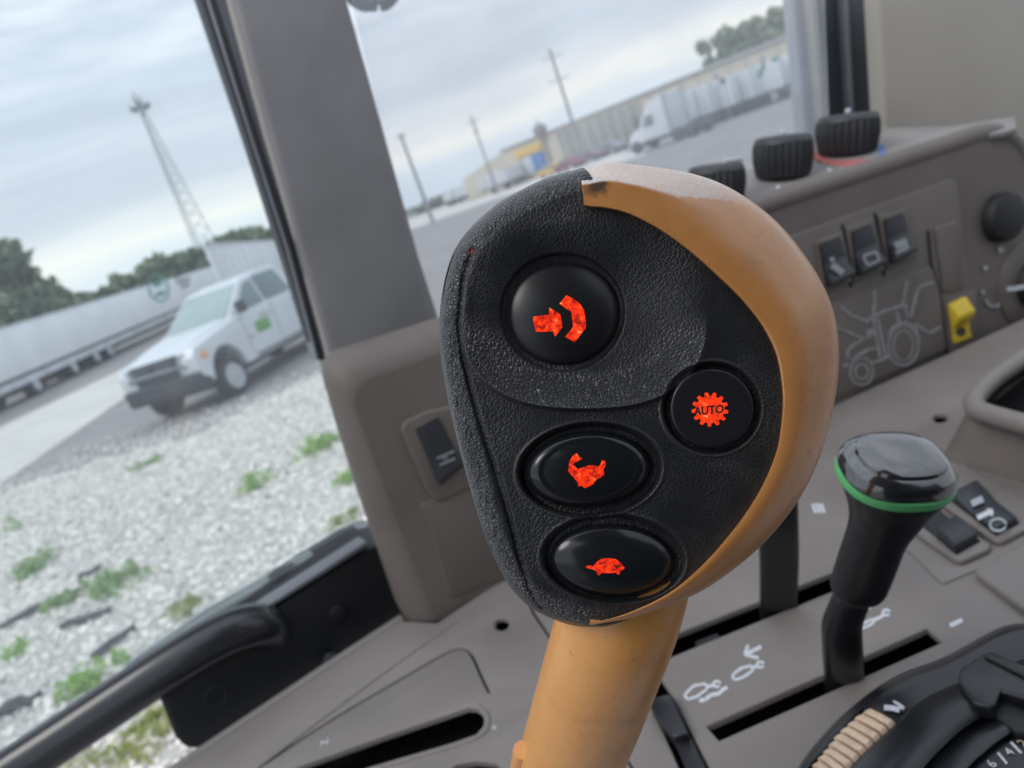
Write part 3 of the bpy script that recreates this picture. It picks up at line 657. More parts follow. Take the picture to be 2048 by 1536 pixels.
for q_ in ((8, cs([(750, 1266), (772, 1266), (798, 1244), (826, 1242), (846, 1222), (862, 1216)])),): strokes('float_symbol', DECK, [q_], 6, M_print, con)
def arrow(L3, sh): 
    strokes('arrow_symbol', DECK, [(8, cs(sh)), (6.5, cs([L3[0], L3[1]])), (6.5, cs([L3[1], L3[2]]))], 6, M_print, con)
arrow([(944, 1046), (932, 1084), (988, 1098)], [(936, 1082), (998, 1052)])
arrow([(1424, 878), (1446, 868), (1450, 892)], [(1426, 900), (1444, 872)])
strokes('slot_letter', DECK, [(6, cs([(1203, 480), (1215, 515)])), (6, cs([(1220, 478), (1232, 516)])), (6, cs([(1237, 480), (1249, 515)]))], 5, M_print, con, h=.0002)
strokes('slot_letter', DECK, [(9, cs([(1757, 966), (1797, 946)])), (4, cs([(1752, 958), (1760, 973)])), (4, cs([(1794, 938), (1801, 952)]))], 5, M_print, con, h=.0002)
ptext('slot_letter', 'N', DECK, 649, 1486, 1, -.42, 17, M_print, con)
ptext('slot_letter', 'R', DECK, 989, 1456, 1, -.3, 13, M_print, con)

# storage tray at the right edge
tray = thing('storage_tray', 'grey beige storage tray with thick rounded rim at right edge of deck', 'tray', DECK.at(2000, 900))
rim = spline([(2140, 640), (2048, 715), (1985, 760), (1952, 795), (1950, 812), (1966, 824), (2048, 848), (2160, 880)], 6)
TR = DECK.off(.045)
tube('rim', [TR.at(*q) for q in rim], .0065, M_pad, tray, seg=16)
tube('rim_bead', [TR.off(-.009).at(q[0] - 9, q[1] + 9) for q in rim], .0035, M_beige, tray, seg=12)
wl_ = [[TR.off(-.01).at(q[0] - 6, q[1] + 4) for q in rim], [DECK.at(q[0] - 60, q[1] + 105) for q in rim]]
loft('outer_wall', wl_, M_wall, tray, cap=(False, False), closed=False)
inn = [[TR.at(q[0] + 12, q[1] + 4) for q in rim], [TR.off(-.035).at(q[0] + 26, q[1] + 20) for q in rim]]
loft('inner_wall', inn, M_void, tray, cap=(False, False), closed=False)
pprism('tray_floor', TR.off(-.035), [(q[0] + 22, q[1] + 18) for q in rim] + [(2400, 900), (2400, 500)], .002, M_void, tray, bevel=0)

# ---- lever by the slots
hl = thing('hydraulic_lever', 'tall black lever with glossy knob and bright green ring, in the front slot', 'lever', P(1690, 1372, .38))
hs = spline([(1688, 1400, .402, .0098, .0056), (1688, 1352, .383, .0098, .0058), (1685, 1300, .367, .0095, .0060), (1684, 1250, .356, .0092, .0062), (1696, 1215, .346, .0085, .0064), (1706, 1192, .341, .0086, .0068), (1714, 1180, .338, .0118, .0088), (1722, 1160, .334, .0122, .0098), (1736, 1120, .326, .0120, .0104), (1754, 1070, .315, .0118, .0108), (1768, 1035, .309, .0135, .0125), (1779, 1000, .304, .0166, .015), (1786, 973, .300, .0192, .0176), (1790, 955, .2975, .0208, .019)], 5)
AX = (P(1790, 955, .2975) - P(1752, 1080, .317)).normalized()
tube('stem', [P(*q[:3]) for q in hs], [(q[3], q[4]) for q in hs], M_soft, hl, seg=36, sq=2.4, cap=True)
cc = P(1788, 950, .2975)
def lathe(name, c_, ax, prof, mat_, parent, seg=48, ref=None, k2=1.0, sq=2.0, tooth=0, nt_=36, **k):
    ref = Vector(ref) if ref is not None else RT; ax = Vector(ax).normalized()
    a = (ref - ax * ref.dot(ax)).normalized(); b = ax.cross(a); rings = []
    for r, h in prof:
        ring = []
        for q in range(seg):
            t = 2 * math.pi * q / seg; cx, cy = math.cos(t), math.sin(t); ex = 2 / sq
            rr_ = r * (1 - tooth * (.5 + .5 * math.cos(nt_ * t)) * (1 if abs(h) >= 0 else 0))
            ring.append(c_ + ax * h + a * rr_ * math.copysign(abs(cx) ** ex, cx) + b * rr_ * k2 * math.copysign(abs(cy) ** ex, cy))
        rings.append(ring)
    return loft(name, rings, mat_, parent, **k)
lathe('green_ring', cc, AX, [(.0204, -.0020), (.0216, -.0016), (.0221, .0002), (.0216, .0020), (.0204, .0024)], M_green, hl, k2=.92, sq=2.3)
lathe('knob_cap', cc, AX, [(.0204, .0), (.0214, .003), (.0211, .0050), (.0198, .0076), (.0176, .0093), (.0164, .0098), (.0157, .0112), (.0140, .0121), (.008, .0127), (.0004, .0129)], M_gloss, hl, k2=.90, sq=2.5, ang=25)
# second lever behind the grip
h2o = thing('hydraulic_lever', 'flat black lever blade in the rear slot, partly behind the amber grip', 'lever', DECK.at(1560, 1205))
q2 = spline([(1556, 1235, .455), (1557, 1180, .44), (1558, 1120, .425), (1556, 1060, .410), (1552, 990, .395), (1545, 930, .384)], 4)
tube('blade', [P(*q) for q in q2], [(.0108, .004)] * len(q2), M_soft, h2o, seg=24, sq=4)
lathe('knob_cap', P(1541, 905, .380), (P(1541, 905, .380) - P(1552, 990, .395)), [(.011, -.012), (.019, 0), (.020, .005), (.016, .011), (.006, .014), (.0005, .0145)], M_gloss, h2o)
# low lever in the cross slot
h3o = thing('short_lever', 'short black lever tab lying in the cross slot beside the amber shaft', 'lever', DECK.at(1350, 1480))
pprism('tab', DECK, [(1304, 1425), (1312, 1412), (1340, 1404), (1352, 1408), (1358, 1425), (1384, 1485), (1352, 1492), (1318, 1452)], .012, M_soft, h3o, up=.006, bevel=.0015)
pprism('arm', DECK, [(1350, 1488), (1386, 1482), (1415, 1540), (1440, 1620), (1400, 1620), (1372, 1540)], .012, M_soft, h3o, up=.002, bevel=.001)
pprism('stop_block', DECK, [(1392, 1290), (1440, 1270), (1432, 1254), (1385, 1272)], .02, M_matte, con, up=-.004, bevel=.001)

# ---- hitch control unit bottom right
hc = thing('hitch_control', 'black rotary hitch control with ribbed ivory thumbwheel and number scale', 'control unit', DECK.at(1950, 1500))
MO = DECK.off(.028)
oc = [(1560, 1620), (1600, 1530), (1655, 1460), (1722, 1398), (1797, 1349), (1884, 1316), (1972, 1268), (2016, 1250), (2060, 1246), (2160, 1240)]
ocs = spline(oc, 5)
inner = [(q[0] + 13, q[1] + 13) for q in ocs]
close = [(2300, 1400), (2300, 1900), (1600, 1900)]
rA = [DECK.at(*q) for q in ocs]
rB = [DECK.off(.020).at(q[0] + 3, q[1] + 2) for q in ocs]
rings = []
for h_, s_ in ((0, 0), (.016, 0), (.022, 3), (.0255, 7), (.0275, 13), (.028, 20)):
    rings.append([DECK.off(h_).at(q[0] + s_, q[1] + s_ * 1.0) for q in ocs + close])
thumb_slot = [(1590, 1560), (1648, 1500), (1690, 1452), (1722, 1420), (1745, 1428), (1790, 1450), (1745, 1495), (1700, 1545), (1660, 1600)]
loft('housing', rings[:-1], M_soft, hc, cap=(False, False), ang=60)
g1 = spline([(1640, 1600), (1705, 1524), (1781, 1452), (1841, 1399), (1917, 1362), (1990, 1330), (2080, 1300), (2200, 1270)], 5)
plate('housing_top', DECK.off(.0275), [(q[0] + 12, q[1] + 12) for q in ocs] + close, [thumb_slot], .001, M_soft, hc, lip=.0006, hdepth=.012)
def drum(name, L0, L1, h0, h1, mat_, crown=.003):
    rings = []; a = spline(L0, 6); b = spline(L1, 6)
    for u, hh in ((0, -.006), (0, 0), (.06, .0008), (.25, crown * .8), (.5, crown), (.75, crown * .8), (.94, .0008), (1, 0), (1, -.006)):
        rings.append([DECK.off(h0 * (1 - u) + h1 * u + hh).at(p[0] * (1 - u) + q[0] * u, p[1] * (1 - u) + q[1] * u) for p, q in zip(a, b)])
    loft(name, rings, mat_, hc, cap=(False, False), closed=False, ang=50)
drum('rotary_drum', [(1650, 1600), (1708, 1526), (1784, 1454), (1844, 1400), (1920, 1364), (2010, 1330), (2140, 1290)], [(1790, 1610), (1846, 1536), (1885, 1494), (1924, 1459), (1985, 1421), (2060, 1392), (2180, 1360)], .030, .0315, M_soft, .004)
drum('rotary_ring', [(1812, 1610), (1872, 1536), (1908, 1500), (1946, 1466), (2000, 1436), (2070, 1405), (2200, 1370)], [(1880, 1610), (1938, 1536), (1970, 1506), (2000, 1482), (2036, 1460), (2100, 1425), (2220, 1390)], .030, .030, M_soft, .002)
pprism('scale_ring', DECK.off(.029), [(1888, 1610), (1944, 1540), (1976, 1510), (2006, 1487), (2042, 1465), (2110, 1430), (2300, 1430), (2300, 1700), (1880, 1700)], .003, M_soft, hc, bevel=.0006)
SR = DECK.off(.0292)
ptext('scale_number', '6', SR, 1984, 1529, 1.0, -.82, 20, M_print, hc)
ptext('scale_number', '4', SR, 2019, 1505, 1.0, -.72, 20, M_print, hc)
ptext('scale_number', '2', SR, 2046, 1488, 1.0, -.6, 20, M_ivory, hc)
strokes('scale_mark', SR, [(4, [(1996, 1506), (2014, 1528)]), (4, [(2022, 1485), (2043, 1507)])], 4, M_print, hc)
ul = cr([(620, 1035), (545, 1085), (480, 1143), (415, 1200), (357, 1262), (308, 1328), (258, 1392), (210, 1452), (160, 1515), (110, 1580)], 1600, 1200, 4.571)
lr = cr([(840, 1150), (775, 1212), (708, 1275), (642, 1335), (580, 1398), (518, 1462), (455, 1525), (395, 1590), (335, 1655), (270, 1720)], 1600, 1200, 4.571)
TW = DECK.off(.0285)
for (a, b) in zip(ul, lr):
    A_, B_ = TW.at(*a), TW.at(*b); mid = (A_ + B_) / 2 + Z1 * .0005
    pa = [A_ - Z1 * .004, A_ - Z1 * .0005, A_.lerp(B_, .08) + Z1 * .0003, mid, A_.lerp(B_, .92) + Z1 * .0003, B_ - Z1 * .001, B_ - Z1 * .004]
    tube('wheel_rib', pa, .00175, M_ivory, hc, seg=16, sq=5, ref=(A_ - B_).cross(Z1))
pprism('wheel_core', DECK.off(.0262), [ul[0], lr[0], lr[-1], ul[-1]], .004, M_void, hc, bevel=0)
pprism('bracket', DECK.off(.036), cr([(1480, 640), (1560, 600), (1640, 540), (1700, 505), (1780, 500), (2048, 620), (2400, 780), (2400, 1090), (2048, 930), (1840, 860), (1780, 1010), (1600, 980), (1450, 800), (1455, 690)], 1600, 1200, 4.571), .006, M_soft, hc, up=.002, bevel=.0014)
tube('bracket_ridge', [DECK.off(.0385).at(*q) for q in [(1972, 1312), (2048, 1350), (2130, 1392)]], .0012, M_soft, hc, seg=10)
pprism('bracket_tab', DECK.off(.033), [(1998, 1392), (2100, 1440), (2100, 1470), (2030, 1462), (1984, 1425)], .004, M_matte, hc, bevel=.001)
strokes('indicator_mark', DECK.off(.0288), [(10, cr([(770, 985), (850, 990), (910, 1012)], 1600, 1200, 4.571)), (3, cr([(855, 925), (945, 1005)], 1600, 1200, 4.571)), (3, cr([(880, 935), (958, 990)], 1600, 1200, 4.571))], 4, M_print, hc)

# ================================================================ CONTROL PANEL (wall with switches)
pan = thing('control_panel', 'dark brown grey control panel with rockers, knobs and engraved tractor picture', 'control panel', cornr)
top_e = [(1380, 464), (1522, 417), (1744, 343), (1900, 292), (1975, 268), (2015, 270), (2048, 300), (2068, 360), (2200, 420)]
pprism('panel_face', WALL, top_e + [(2200, 590), (1892, 711), (1677, 807), (1420, 925), (1400, 925)], .05, M_wall, pan, bevel=0)
rr_top = [WALL.at(*q) - WALL.n * .008 for q in spline(top_e[:-1], 6)]
tube('panel_brow', rr_top, .010, M_wall, pan, seg=20)
pprism('switch_plate', WALL, [(1480, 506), (1600, 464), (1893, 360), (1906, 359), (1913, 368), (1921, 420), (1934, 560), (1944, 640), (1951, 676), (1892, 702), (1677, 797), (1480, 886)], .001, M_wall, pan, up=.0018, bevel=.0012)
SPt = WALL.off(.0018)
pprism('emblem_plate', SPt, [(1560, 649), (1661, 608), (1858, 533), (1864, 540), (1880, 590), (1891, 698), (1677, 790), (1560, 840)], .0005, M_wall, pan, up=.0012, bevel=.0008)
for q_ in ((5, [(1855, 461), (1861, 526), (1878, 584), (1892, 706)]), (4, [(1684, 448), (1692, 510), (1702, 574)]), (4, [(1749, 426), (1757, 490), (1768, 552)])): strokes('plate_gap', SPt, [(3, q_[1])], 3, M_matte, pan, h=.0014)
for qd in ([(1630, 482), (1682, 462), (1702, 562), (1646, 588)], [(1690, 455), (1745, 436), (1766, 540), (1706, 565)], [(1755, 432), (1812, 415), (1834, 512), (1772, 540)]):
    pprism('switch_bezel', SPt, qd, .0005, M_wall, pan, up=.0022, bevel=.0012)
SB = SPt.off(.0024)
rocker('rocker_switch', SB, [(1638, 492), (1678, 478), (1699, 550), (1654, 574)], [(0, .003), (.45, .001), (.55, .002), (.9, .0085), (1, .006)], M_rock, pan, label='black rocker switch with a pale smudged symbol')
rocker('rocker_switch', SB, [(1703, 466), (1740, 452), (1761, 528), (1715, 551)], [(0, .003), (.45, .001), (.55, .002), (.9, .0085), (1, .006)], M_rock, pan, label='black rocker switch with a square window')
rocker('rocker_switch', SB, [(1767, 443), (1804, 431), (1822, 501), (1781, 527)], [(0, .003), (.45, .001), (.55, .002), (.9, .0085), (1, .006)], M_rock, pan, label='black rocker switch nearest the blank plate')
SK = SB.off(.0078)
strokes('switch_print', SK, [(13, [(1665, 530), (1686, 546)]), (8, [(1661, 522), (1668, 516)])], 4, M_fprint, pan)
strokes('switch_print', SK, [(4, [(1727, 512), (1752, 503), (1759, 520), (1735, 531), (1727, 512), (1735, 508)])], 4, M_fprint, pan)
strokes('switch_print', SK, [(15, [(1790, 492), (1814, 484)]), (6, [(1792, 506), (1818, 494)])], 4, M_fprint, pan)
pprism('blank_plate', SPt, [(1868, 458), (1875, 453), (1908, 443), (1914, 447), (1928, 568), (1924, 574), (1890, 585), (1884, 580)], .0005, M_wall, pan, up=.0022, bevel=.0014)
ys = thing('safety_switch', 'bright yellow rocker switch low on the panel beside the engraved tractor', 'switch', WALL.at(1920, 680))
rocker('rocker', SPt, [(1894, 609), (1926, 593), (1940, 674), (1905, 687)], [(0, .004), (.12, .0065), (.3, .011), (.42, .010), (.60, .003), (.8, .002), (1, .003)], M_yellow, ys, bevel=.001, well=False)
strokes('rocker_print', SPt.off(.0032), [(6, ring_line(1922, 663, 6, 6, 12))], 3, M_rock, ys)
pprism('switch_surround', SPt, [(1888, 600), (1950, 577), (1962, 690), (1900, 706)], .0005, M_wall, ys, up=.0008, bevel=.0004)  # thin plate of panel plastic around the yellow switch
Tq = lambda L: cr(L, 1600, 350, 3.413)
tl = [(4, ring_line(1806.5, 691, 30, 40, 32)), (3, ring_line(1806.5, 691, 20, 30, 28)), (4, ring_line(1723, 743, 23, 27, 28)), (4, ring_line(1723, 743, 13, 15, 24)),
      (5, Tq([(330, 1250), (320, 1215), (350, 1170), (430, 1120), (510, 1080)])), (4, Tq([(350, 1260), (480, 1190), (520, 1180)])),
      (6, Tq([(505, 790), (510, 900)])), (8, Tq([(500, 890), (505, 1000)])), (5, Tq([(500, 980), (545, 1240)])), (5, Tq([(530, 980), (580, 1230)])),
      (6, Tq([(440, 1005), (560, 935), (690, 890)])), (5, Tq([(655, 930), (680, 1010)])), (8, Tq([(690, 890), (725, 885), (715, 920)])), (4, Tq([(730, 720), (700, 880)])),
      (5, Tq([(905, 735), (840, 750), (805, 775), (785, 840), (755, 970)])), (4, Tq([(720, 900), (735, 975)])), (5, Tq([(800, 1030), (880, 1080), (960, 1040)])), (6, Tq([(785, 1020), (810, 1040)])),
      (5, Tq([(280, 900), (350, 960), (450, 995)])), (5, Tq([(250, 1040), (330, 1075), (430, 1115)])), (9, Tq([(450, 1080), (500, 1060)])), (5, Tq([(480, 1285), (560, 1260), (610, 1230)])),
      (5, Tq([(290, 1310), (330, 1290)])), (6, Tq([(380, 1240), (470, 1190)])), (4, Tq([(605, 1090), (640, 1030), (720, 1005), (790, 1050), (810, 1130)]))]
strokes('tractor_picture', SPt.off(.0012), tl, 4, M_dprint, pan, label='pale line drawing of a tractor seen from the side')
# black ball socket and rotary dial at right
bd = WALL.at(1998, 435)
sock = thing('power_socket', 'round black socket cover high at the right of the panel', 'socket', bd)
lathe('cover', bd, WALL.n, [(.0235, -.002), (.0238, .006), (.022, .011), (.014, .014), (.0005, .0148)], M_matte, sock, seg=40)
dc = WALL.at(2062, 566)
dial = thing('rotary_dial', 'black rotary dial with white pointer, cut by the right edge', 'dial', dc)
lathe('dial_ring', dc, WALL.n, [(.046, -.002), (.0462, .001), (.045, .002), (.030, .0022), (.0005, .0022)], M_wall, dial, seg=48)
lathe('dial_knob', dc, WALL.n, [(.0235, 0), (.023, .008), (.021, .011), (.012, .012), (.0005, .012)], M_matte, dial, seg=40)
strokes('dial_pointer', WALL.off(.0122), [(9, [(2014, 578), (2030, 577), (2060, 571)])], 6, M_print, dial)
strokes('dial_mark', WALL.off(.0024), [(10, [(2001, 494), (2002, 504)]), (9, [(1970, 532), (1972, 540)]), (5, [(1964, 580), (1968, 588)]), (4, [(1972, 600), (1980, 612), (1998, 612), (1996, 606)])], 4, M_fprint, dial)

# shelf with three climate knobs
shf = thing('knob_shelf', 'grey beige sloping shelf above the panel carrying three ribbed knobs', 'shelf', SHELF.at(1700, 330))
pprism('shelf_top', SHELF, [(1380, 466), (1522, 417), (1744, 343), (1900, 292), (1975, 268), (2010, 262), (2034, 254), (2030, 232), (1990, 238), (1900, 252), (1770, 255), (1640, 275), (1560, 308), (1478, 347), (1380, 396)], .006, M_shelf_lit, shf, bevel=.0016)
pprism('knob_plinth', SHELF, ell(1736, 306, 98, 26, 36, rot=-10), .001, M_shelf_lit, shf, up=.0012, bevel=.0008)
AXK = (SHELF.n * .8 + UP * .35).normalized()
def knob(px, py, rpx, hgt, label, tab):
    b_ = SHELF.at(px, py); d_ = SHELF.dep(px, py); r_ = rpx * d_ / FPX
    k_ = thing('climate_knob', label, 'knob', b_, group='ribbed climate knobs on the shelf')
    lathe('knob_body', b_, AXK, [(r_ * .86, 0), (r_ * .93, hgt * .12), (r_ * 1.0, hgt * .45), (r_ * 1.0, hgt * .72), (r_ * .96, hgt * .86)], M_knob, k_, seg=216, tooth=.08, nt_=27, cap=(True, False), ang=60)
    lathe('knob_top', b_, AXK, [(r_ * .955, hgt * .85), (r_ * .90, hgt * .97), (r_ * .80, hgt * 1.0), (r_ * .4, hgt * 1.02), (r_ * .01, hgt * 1.02)], M_knob, k_, seg=72, cap=(False, True), ang=60)
    c_ = b_ + AXK * hgt * 1.02
    a = Vector(tab).normalized(); a = (a - AXK * a.dot(AXK)).normalized(); s_ = AXK.cross(a)
    tp = [c_ + a * r_ * u + s_ * r_ * v for u, v in ((.30, -.07), (.98, -.09), (.98, .09), (.30, .07))]
    prism('pointer_tab', [p + AXK * r_ * .12 for p in tp], AXK, r_ * .16, M_print, k_, bevel=r_ * .04)
    return k_
knob(1694, 306, 60, .036, 'ribbed black knob ringed in red and blue, farthest of the three', SHELF.at(1700, 200) - SHELF.at(1694, 306))
knob(1566, 352, 58, .036, 'ribbed black knob in the middle of the three on the shelf', SHELF.at(1572, 250) - SHELF.at(1566, 352))
knob(1434, 404, 57, .032, 'ribbed black knob half hidden behind the amber grip', SHELF.at(1530, 380) - SHELF.at(1434, 404))
sh2 = SHELF.off(.0013)
strokes('hot_arc', sh2, [(11, ell(1694, 303, 68, 24, 20, 55, 190))], 8, M_red, shf)
strokes('cold_arc', sh2, [(11, ell(1696, 302, 70, 24, 10, -35, 25))], 8, M_blue, shf)
for q_ in ((8, [(1554, 372), (1558, 376)]), (7, [(1655, 340), (1662, 338)]), (7, [(1680, 336), (1688, 334)])): strokes('shelf_mark', SHELF, [q_], 6, M_print, shf)

# ================================================================ POSTS, WINDOWS
post = thing('front_post', 'wide grey cab post between the two windows', 'post', SIDE.at(760, 700))
ln = lambda a, b, t: (a[0] + (b[0] - a[0]) * t, a[1] + (b[1] - a[1]) * t)
pprism('post_face', SIDE, [(452, -60), (672, -60), (697, 0), (740, 150), (787, 320), (840, 510), (872, 610), (900, 700), (900, 780), (690, 780), (655, 690), (600, 500), (540, 270)], .03, M_post, post, bevel=.006, seg=4)
pprism('post_edge', SIDE.off(-.004), [(440, -60), (470, -60), (552, 270), (612, 500), (664, 690), (690, 780), (670, 780), (650, 690), (598, 500), (530, 270)], .03, M_lbeige, post, bevel=.002)
pprism('window_channel', SIDE.off(-.012), [(408, -60), (452, -60), (540, 270), (604, 500), (664, 720), (646, 720), (582, 500), (508, 270)], .03, M_mgrey, post, bevel=.002)
pprism('window_gasket', SIDE.off(-.010), [(408, -60), (414, -60), (522, 290), (590, 500), (646, 720), (640, 720), (582, 500), (508, 270)], .02, M_matte, post, bevel=.001)
pprism('window_seal', SIDE.off(-.02), [(380, -60), (412, -60), (512, 270), (584, 500), (646, 720), (634, 720), (566, 500), (492, 270)], .02, M_dgrey, post, bevel=.002)
pprism('seal_lip', SIDE.off(-.018), [(395, -60), (403, -60), (507, 270), (580, 500), (638, 720), (634, 720), (574, 500), (500, 270)], .02, M_lgrey, post, bevel=.001)
# pod at the foot of the post
pod = thing('switch_pod', 'grey beige moulded pod at the foot of the post with one rocker', 'switch pod', WALL.at(900, 1235))
A0 = [(712, 812), (716, 788), (730, 768), (752, 755), (900, 704), (1120, 626), (1120, 1152), (876, 1240), (860, 1205), (800, 1050), (745, 905)]
B0 = [(644, 752), (646, 722), (662, 703), (700, 690), (890, 630), (1120, 552), (1120, 1100), (815, 1246), (790, 1200), (720, 1000), (675, 860)]
rings = [[WALL.off(-.045).at(*q) for q in B0], [WALL.off(-.022).at(*(ln(a, b, .93))) for a, b in zip(A0, B0)], [WALL.off(-.012).at(*(ln(a, b, .72))) for a, b in zip(A0, B0)], [WALL.off(-.004).at(*(ln(a, b, .38))) for a, b in zip(A0, B0)],
         [WALL.off(-.0006).at(*(ln(a, b, .10))) for a, b in zip(A0, B0)], [WALL.at(*q) for q in A0]]
loft('pod_body', rings, M_wall, pod, cap=(False, True), ang=60)
pprism('pod_recess', WALL, [(838, 1010), (856, 1040), (895, 1186), (908, 1194), (1040, 1142), (1040, 950), (960, 960)], .001, M_wall, pod, up=.0012, bevel=.0012)
pprism('switch_bezel', WALL, [(800, 858), (808, 842), (850, 822), (880, 815), (960, 800), (1000, 900), (985, 950), (880, 1002), (866, 998), (850, 975)], .001, M_wall, pod, up=.003, bevel=.0022, seg=4)
rocker('rocker_switch', WALL.off(.0032), [(834, 861), (876, 838), (924, 930), (880, 968)], [(0, .002), (.5, .001), (.75, .0022), (.92, .004), (1, .0025)], M_rock, pod, label='black rocker switch with pale lettering')
ptext('switch_lettering', 'III', WALL.off(.0068), 890, 916, 1, -.45, 11, M_fprint, pod)
strokes('switch_print', WALL.off(.0062), [(3, [(874, 917), (908, 902)]), (3, [(880, 930), (910, 917)])], 3, M_fprint, pod)

# panes
pl = prism('window_pane', Plane(SIDE.p - e_n * .03, e_n).pts([(-420, -260), (560, -260), (660, 720), (735, 1085), (420, 1260), (-420, 1760)]), e_n, .004, M_glassL, bevel=0)
tag(pl, 'hazy green tinted window pane left of the wide post', 'window pane')
pr_ = Plane(SIDE.p - e_n * .04, -Y1)
p2 = prism('window_pane', pr_.pts([(640, -260), (1640, -260), (1660, 285), (1380, 420), (1100, 560), (860, 640)]), -Y1, .004, M_glassR, bevel=0)
tag(p2, 'hazy window pane between the wide post and the right hand pillars', 'window pane')

# right pillars
BK = Plane(P(1700, 150, .86), -Y1)
rp_ = thing('rear_pillar', 'dark grey window pillars of several strips at upper right', 'pillar', BK.at(1690, 270))
pprism('outer_seal', BK.off(-.02), [(1582, -60), (1622, -60), (1652, 290), (1614, 290)], .02, M_lgrey, rp_, bevel=.003)
pprism('light_strip', BK.off(-.006), [(1618, -60), (1629, -60), (1660, 290), (1650, 290)], .02, M_lbeige, rp_, bevel=.001)
pprism('dark_channel', BK.off(-.014), [(1625, -60), (1696, -60), (1716, 290), (1655, 290)], .02, M_dgrey, rp_, bevel=.002)
pprism('bead', BK.off(-.002), [(1687, -60), (1695, -60), (1714, 290), (1707, 290)], .02, M_mgrey, rp_, bevel=.002)
pprism('inner_channel', BK.off(-.006), [(1692, -60), (1752, -60), (1772, 290), (1712, 290)], .02, M_dgrey, rp_, bevel=.002)
tr_ = thing('lining_panel', 'pale beige cab lining panel filling the upper right corner', 'panel', BK.at(1900, 250))
TP = Plane(P(1900, 150, .82), (-Y1 + X1 * -.25))
pprism('lining', TP, [(1752, -80), (2240, -80), (2240, 320), (2030, 300), (1770, 275)], .03, M_trim, tr_, bevel=.006)
# dark latch at the top edge
lt = thing('window_latch', 'dark mottled latch hanging at top edge right of the wide post', 'latch', P(755, 0, .8))
M_mott = mat('mottled_dark', (.06, .06, .065), .6, .6, 90, var=.6, vscale=60, dist=.003)
tube('latch_body', [P(*q) for q in spline([(690, -25, .8), (715, 0, .8), (745, 5, .8), (775, 2, .8), (800, -18, .8)], 4)], [.004, .006, .008, .009, .009, .0095, .01, .0095, .009, .009, .009, .009, .008, .007, .006, .005, .004], M_mott, lt, seg=16)
pprism('latch_base', Plane(P(750, -40, .81), -FW), [(688, -70), (810, -70), (802, -12), (700, -12)], .01, M_mott, lt, bevel=.003)

# black door box and grab rail
BX = Plane(P(560, 1330, .60), e_n)
bx = thing('hinge_box', 'black metal box below the side window with dull holes', 'bracket', BX.at(500, 1450))
pprism('box_face', BX, [(318, 1392), (330, 1375), (540, 1222), (735, 1098), (790, 1075), (880, 1250), (720, 1380), (400, 1500), (372, 1498), (352, 1478)], .08, M_matte, bx, bevel=.004)
pprism('top_trim', BX.off(.003), [(520, 1220), (733, 1083), (738, 1092), (540, 1216)], .02, M_mgrey, bx, bevel=.001)
lathe('recess', BX.at(432, 1392) + e_n * .0005, e_n, [(.009, 0), (.008, .0006), (.0065, -.0003), (.0005, -.0003)], M_matte, bx, seg=24)
lathe('bolt', BX.at(660, 1318) + e_n * .001, e_n, [(.0075, 0), (.0075, .004), (.005, .006), (.0005, .006)], M_dgrey, bx, seg=6)
lathe('bolt', BX.at(674, 1226) + e_n * .001, e_n, [(.007, 0), (.006, .003), (.0005, .004)], M_matte, bx, seg=20)
wf_ = thing('window_sill', 'grey green lower frame of the side window', 'window sill', SIDE.at(600, 1150))
SD = Plane(SIDE.p - e_n * .022, e_n)
pprism('sill_band', SD, [(250, 1345), (420, 1228), (740, 1048), (752, 1090), (540, 1225), (330, 1370)], .02, mat('sill_grey', (.30, .34, .34), .5, var=.1), wf_, bevel=.003)
pprism('sill_gasket', SD.off(.004), [(450, 1232), (560, 1150), (738, 1066), (745, 1092), (540, 1225), (440, 1262)], .02, mat('gasket_green', (.07, .085, .085), .6), wf_, bevel=.002)
gr = thing('grab_rail', 'thick black tubular grab rail rising from the lower left corner', 'grab rail', P(275, 1372, .56))
gp_ = spline([(-160, 1665, .52), (50, 1524, .54), (200, 1424, .55), (330, 1338, .56), (430, 1278, .57), (490, 1254, .58), (530, 1252, .595), (556, 1270, .62), (566, 1290, .66)], 6)
tube('rail', [P(*q) for q in gp_], .0172, mat('rail_black', (.018, .020, .024), .3, .1, 300, coat=.2), gr, seg=32)

# ---------------------------------------------------------------- unseen cab parts around the driver, shaped to block and admit light
def cab_pt(x_, y, z): return EYE + X1 * x_ + Y1 * y + Z1 * z
def cab_box(name, x0, x1, y0, y1, z0, z1, mat_, parent, bevel=.02):
    pts = [cab_pt(x0, y0, z1), cab_pt(x1, y0, z1), cab_pt(x1, y1, z1), cab_pt(x0, y1, z1)]
    return prism(name, pts, Z1, z1 - z0, mat_, parent, bevel=bevel)
rf = thing('cab_roof_baffle', 'unseen beige lined cab roof, cut back to let sky light in', 'roof', cab_pt(-.3, 0, .48))
cab_box('roof_lining', -.20, .42, -1.0, .10, .46, .52, M_trim, rf)
sb = thing('driver_seat', 'unseen dark cloth driver seat behind the camera place', 'seat', cab_pt(-.1, -.6, -.6))
cab_box('seat_back', -.45, .45, -.50, -.32, -.55, .40, M_dgrey, sb, .05)
cab_box('seat_cushion', -.42, .32, -.40, .02, -.62, -.48, M_dgrey, sb, .04)
cw = thing('rear_wall_baffle', 'unseen dark rear wall of the cab, raised to block light', 'wall', cab_pt(0, -.8, -.8))
cab_box('wall_panel', -.6, 1.1, -.86, -.80, -.9, .44, M_wall, cw)


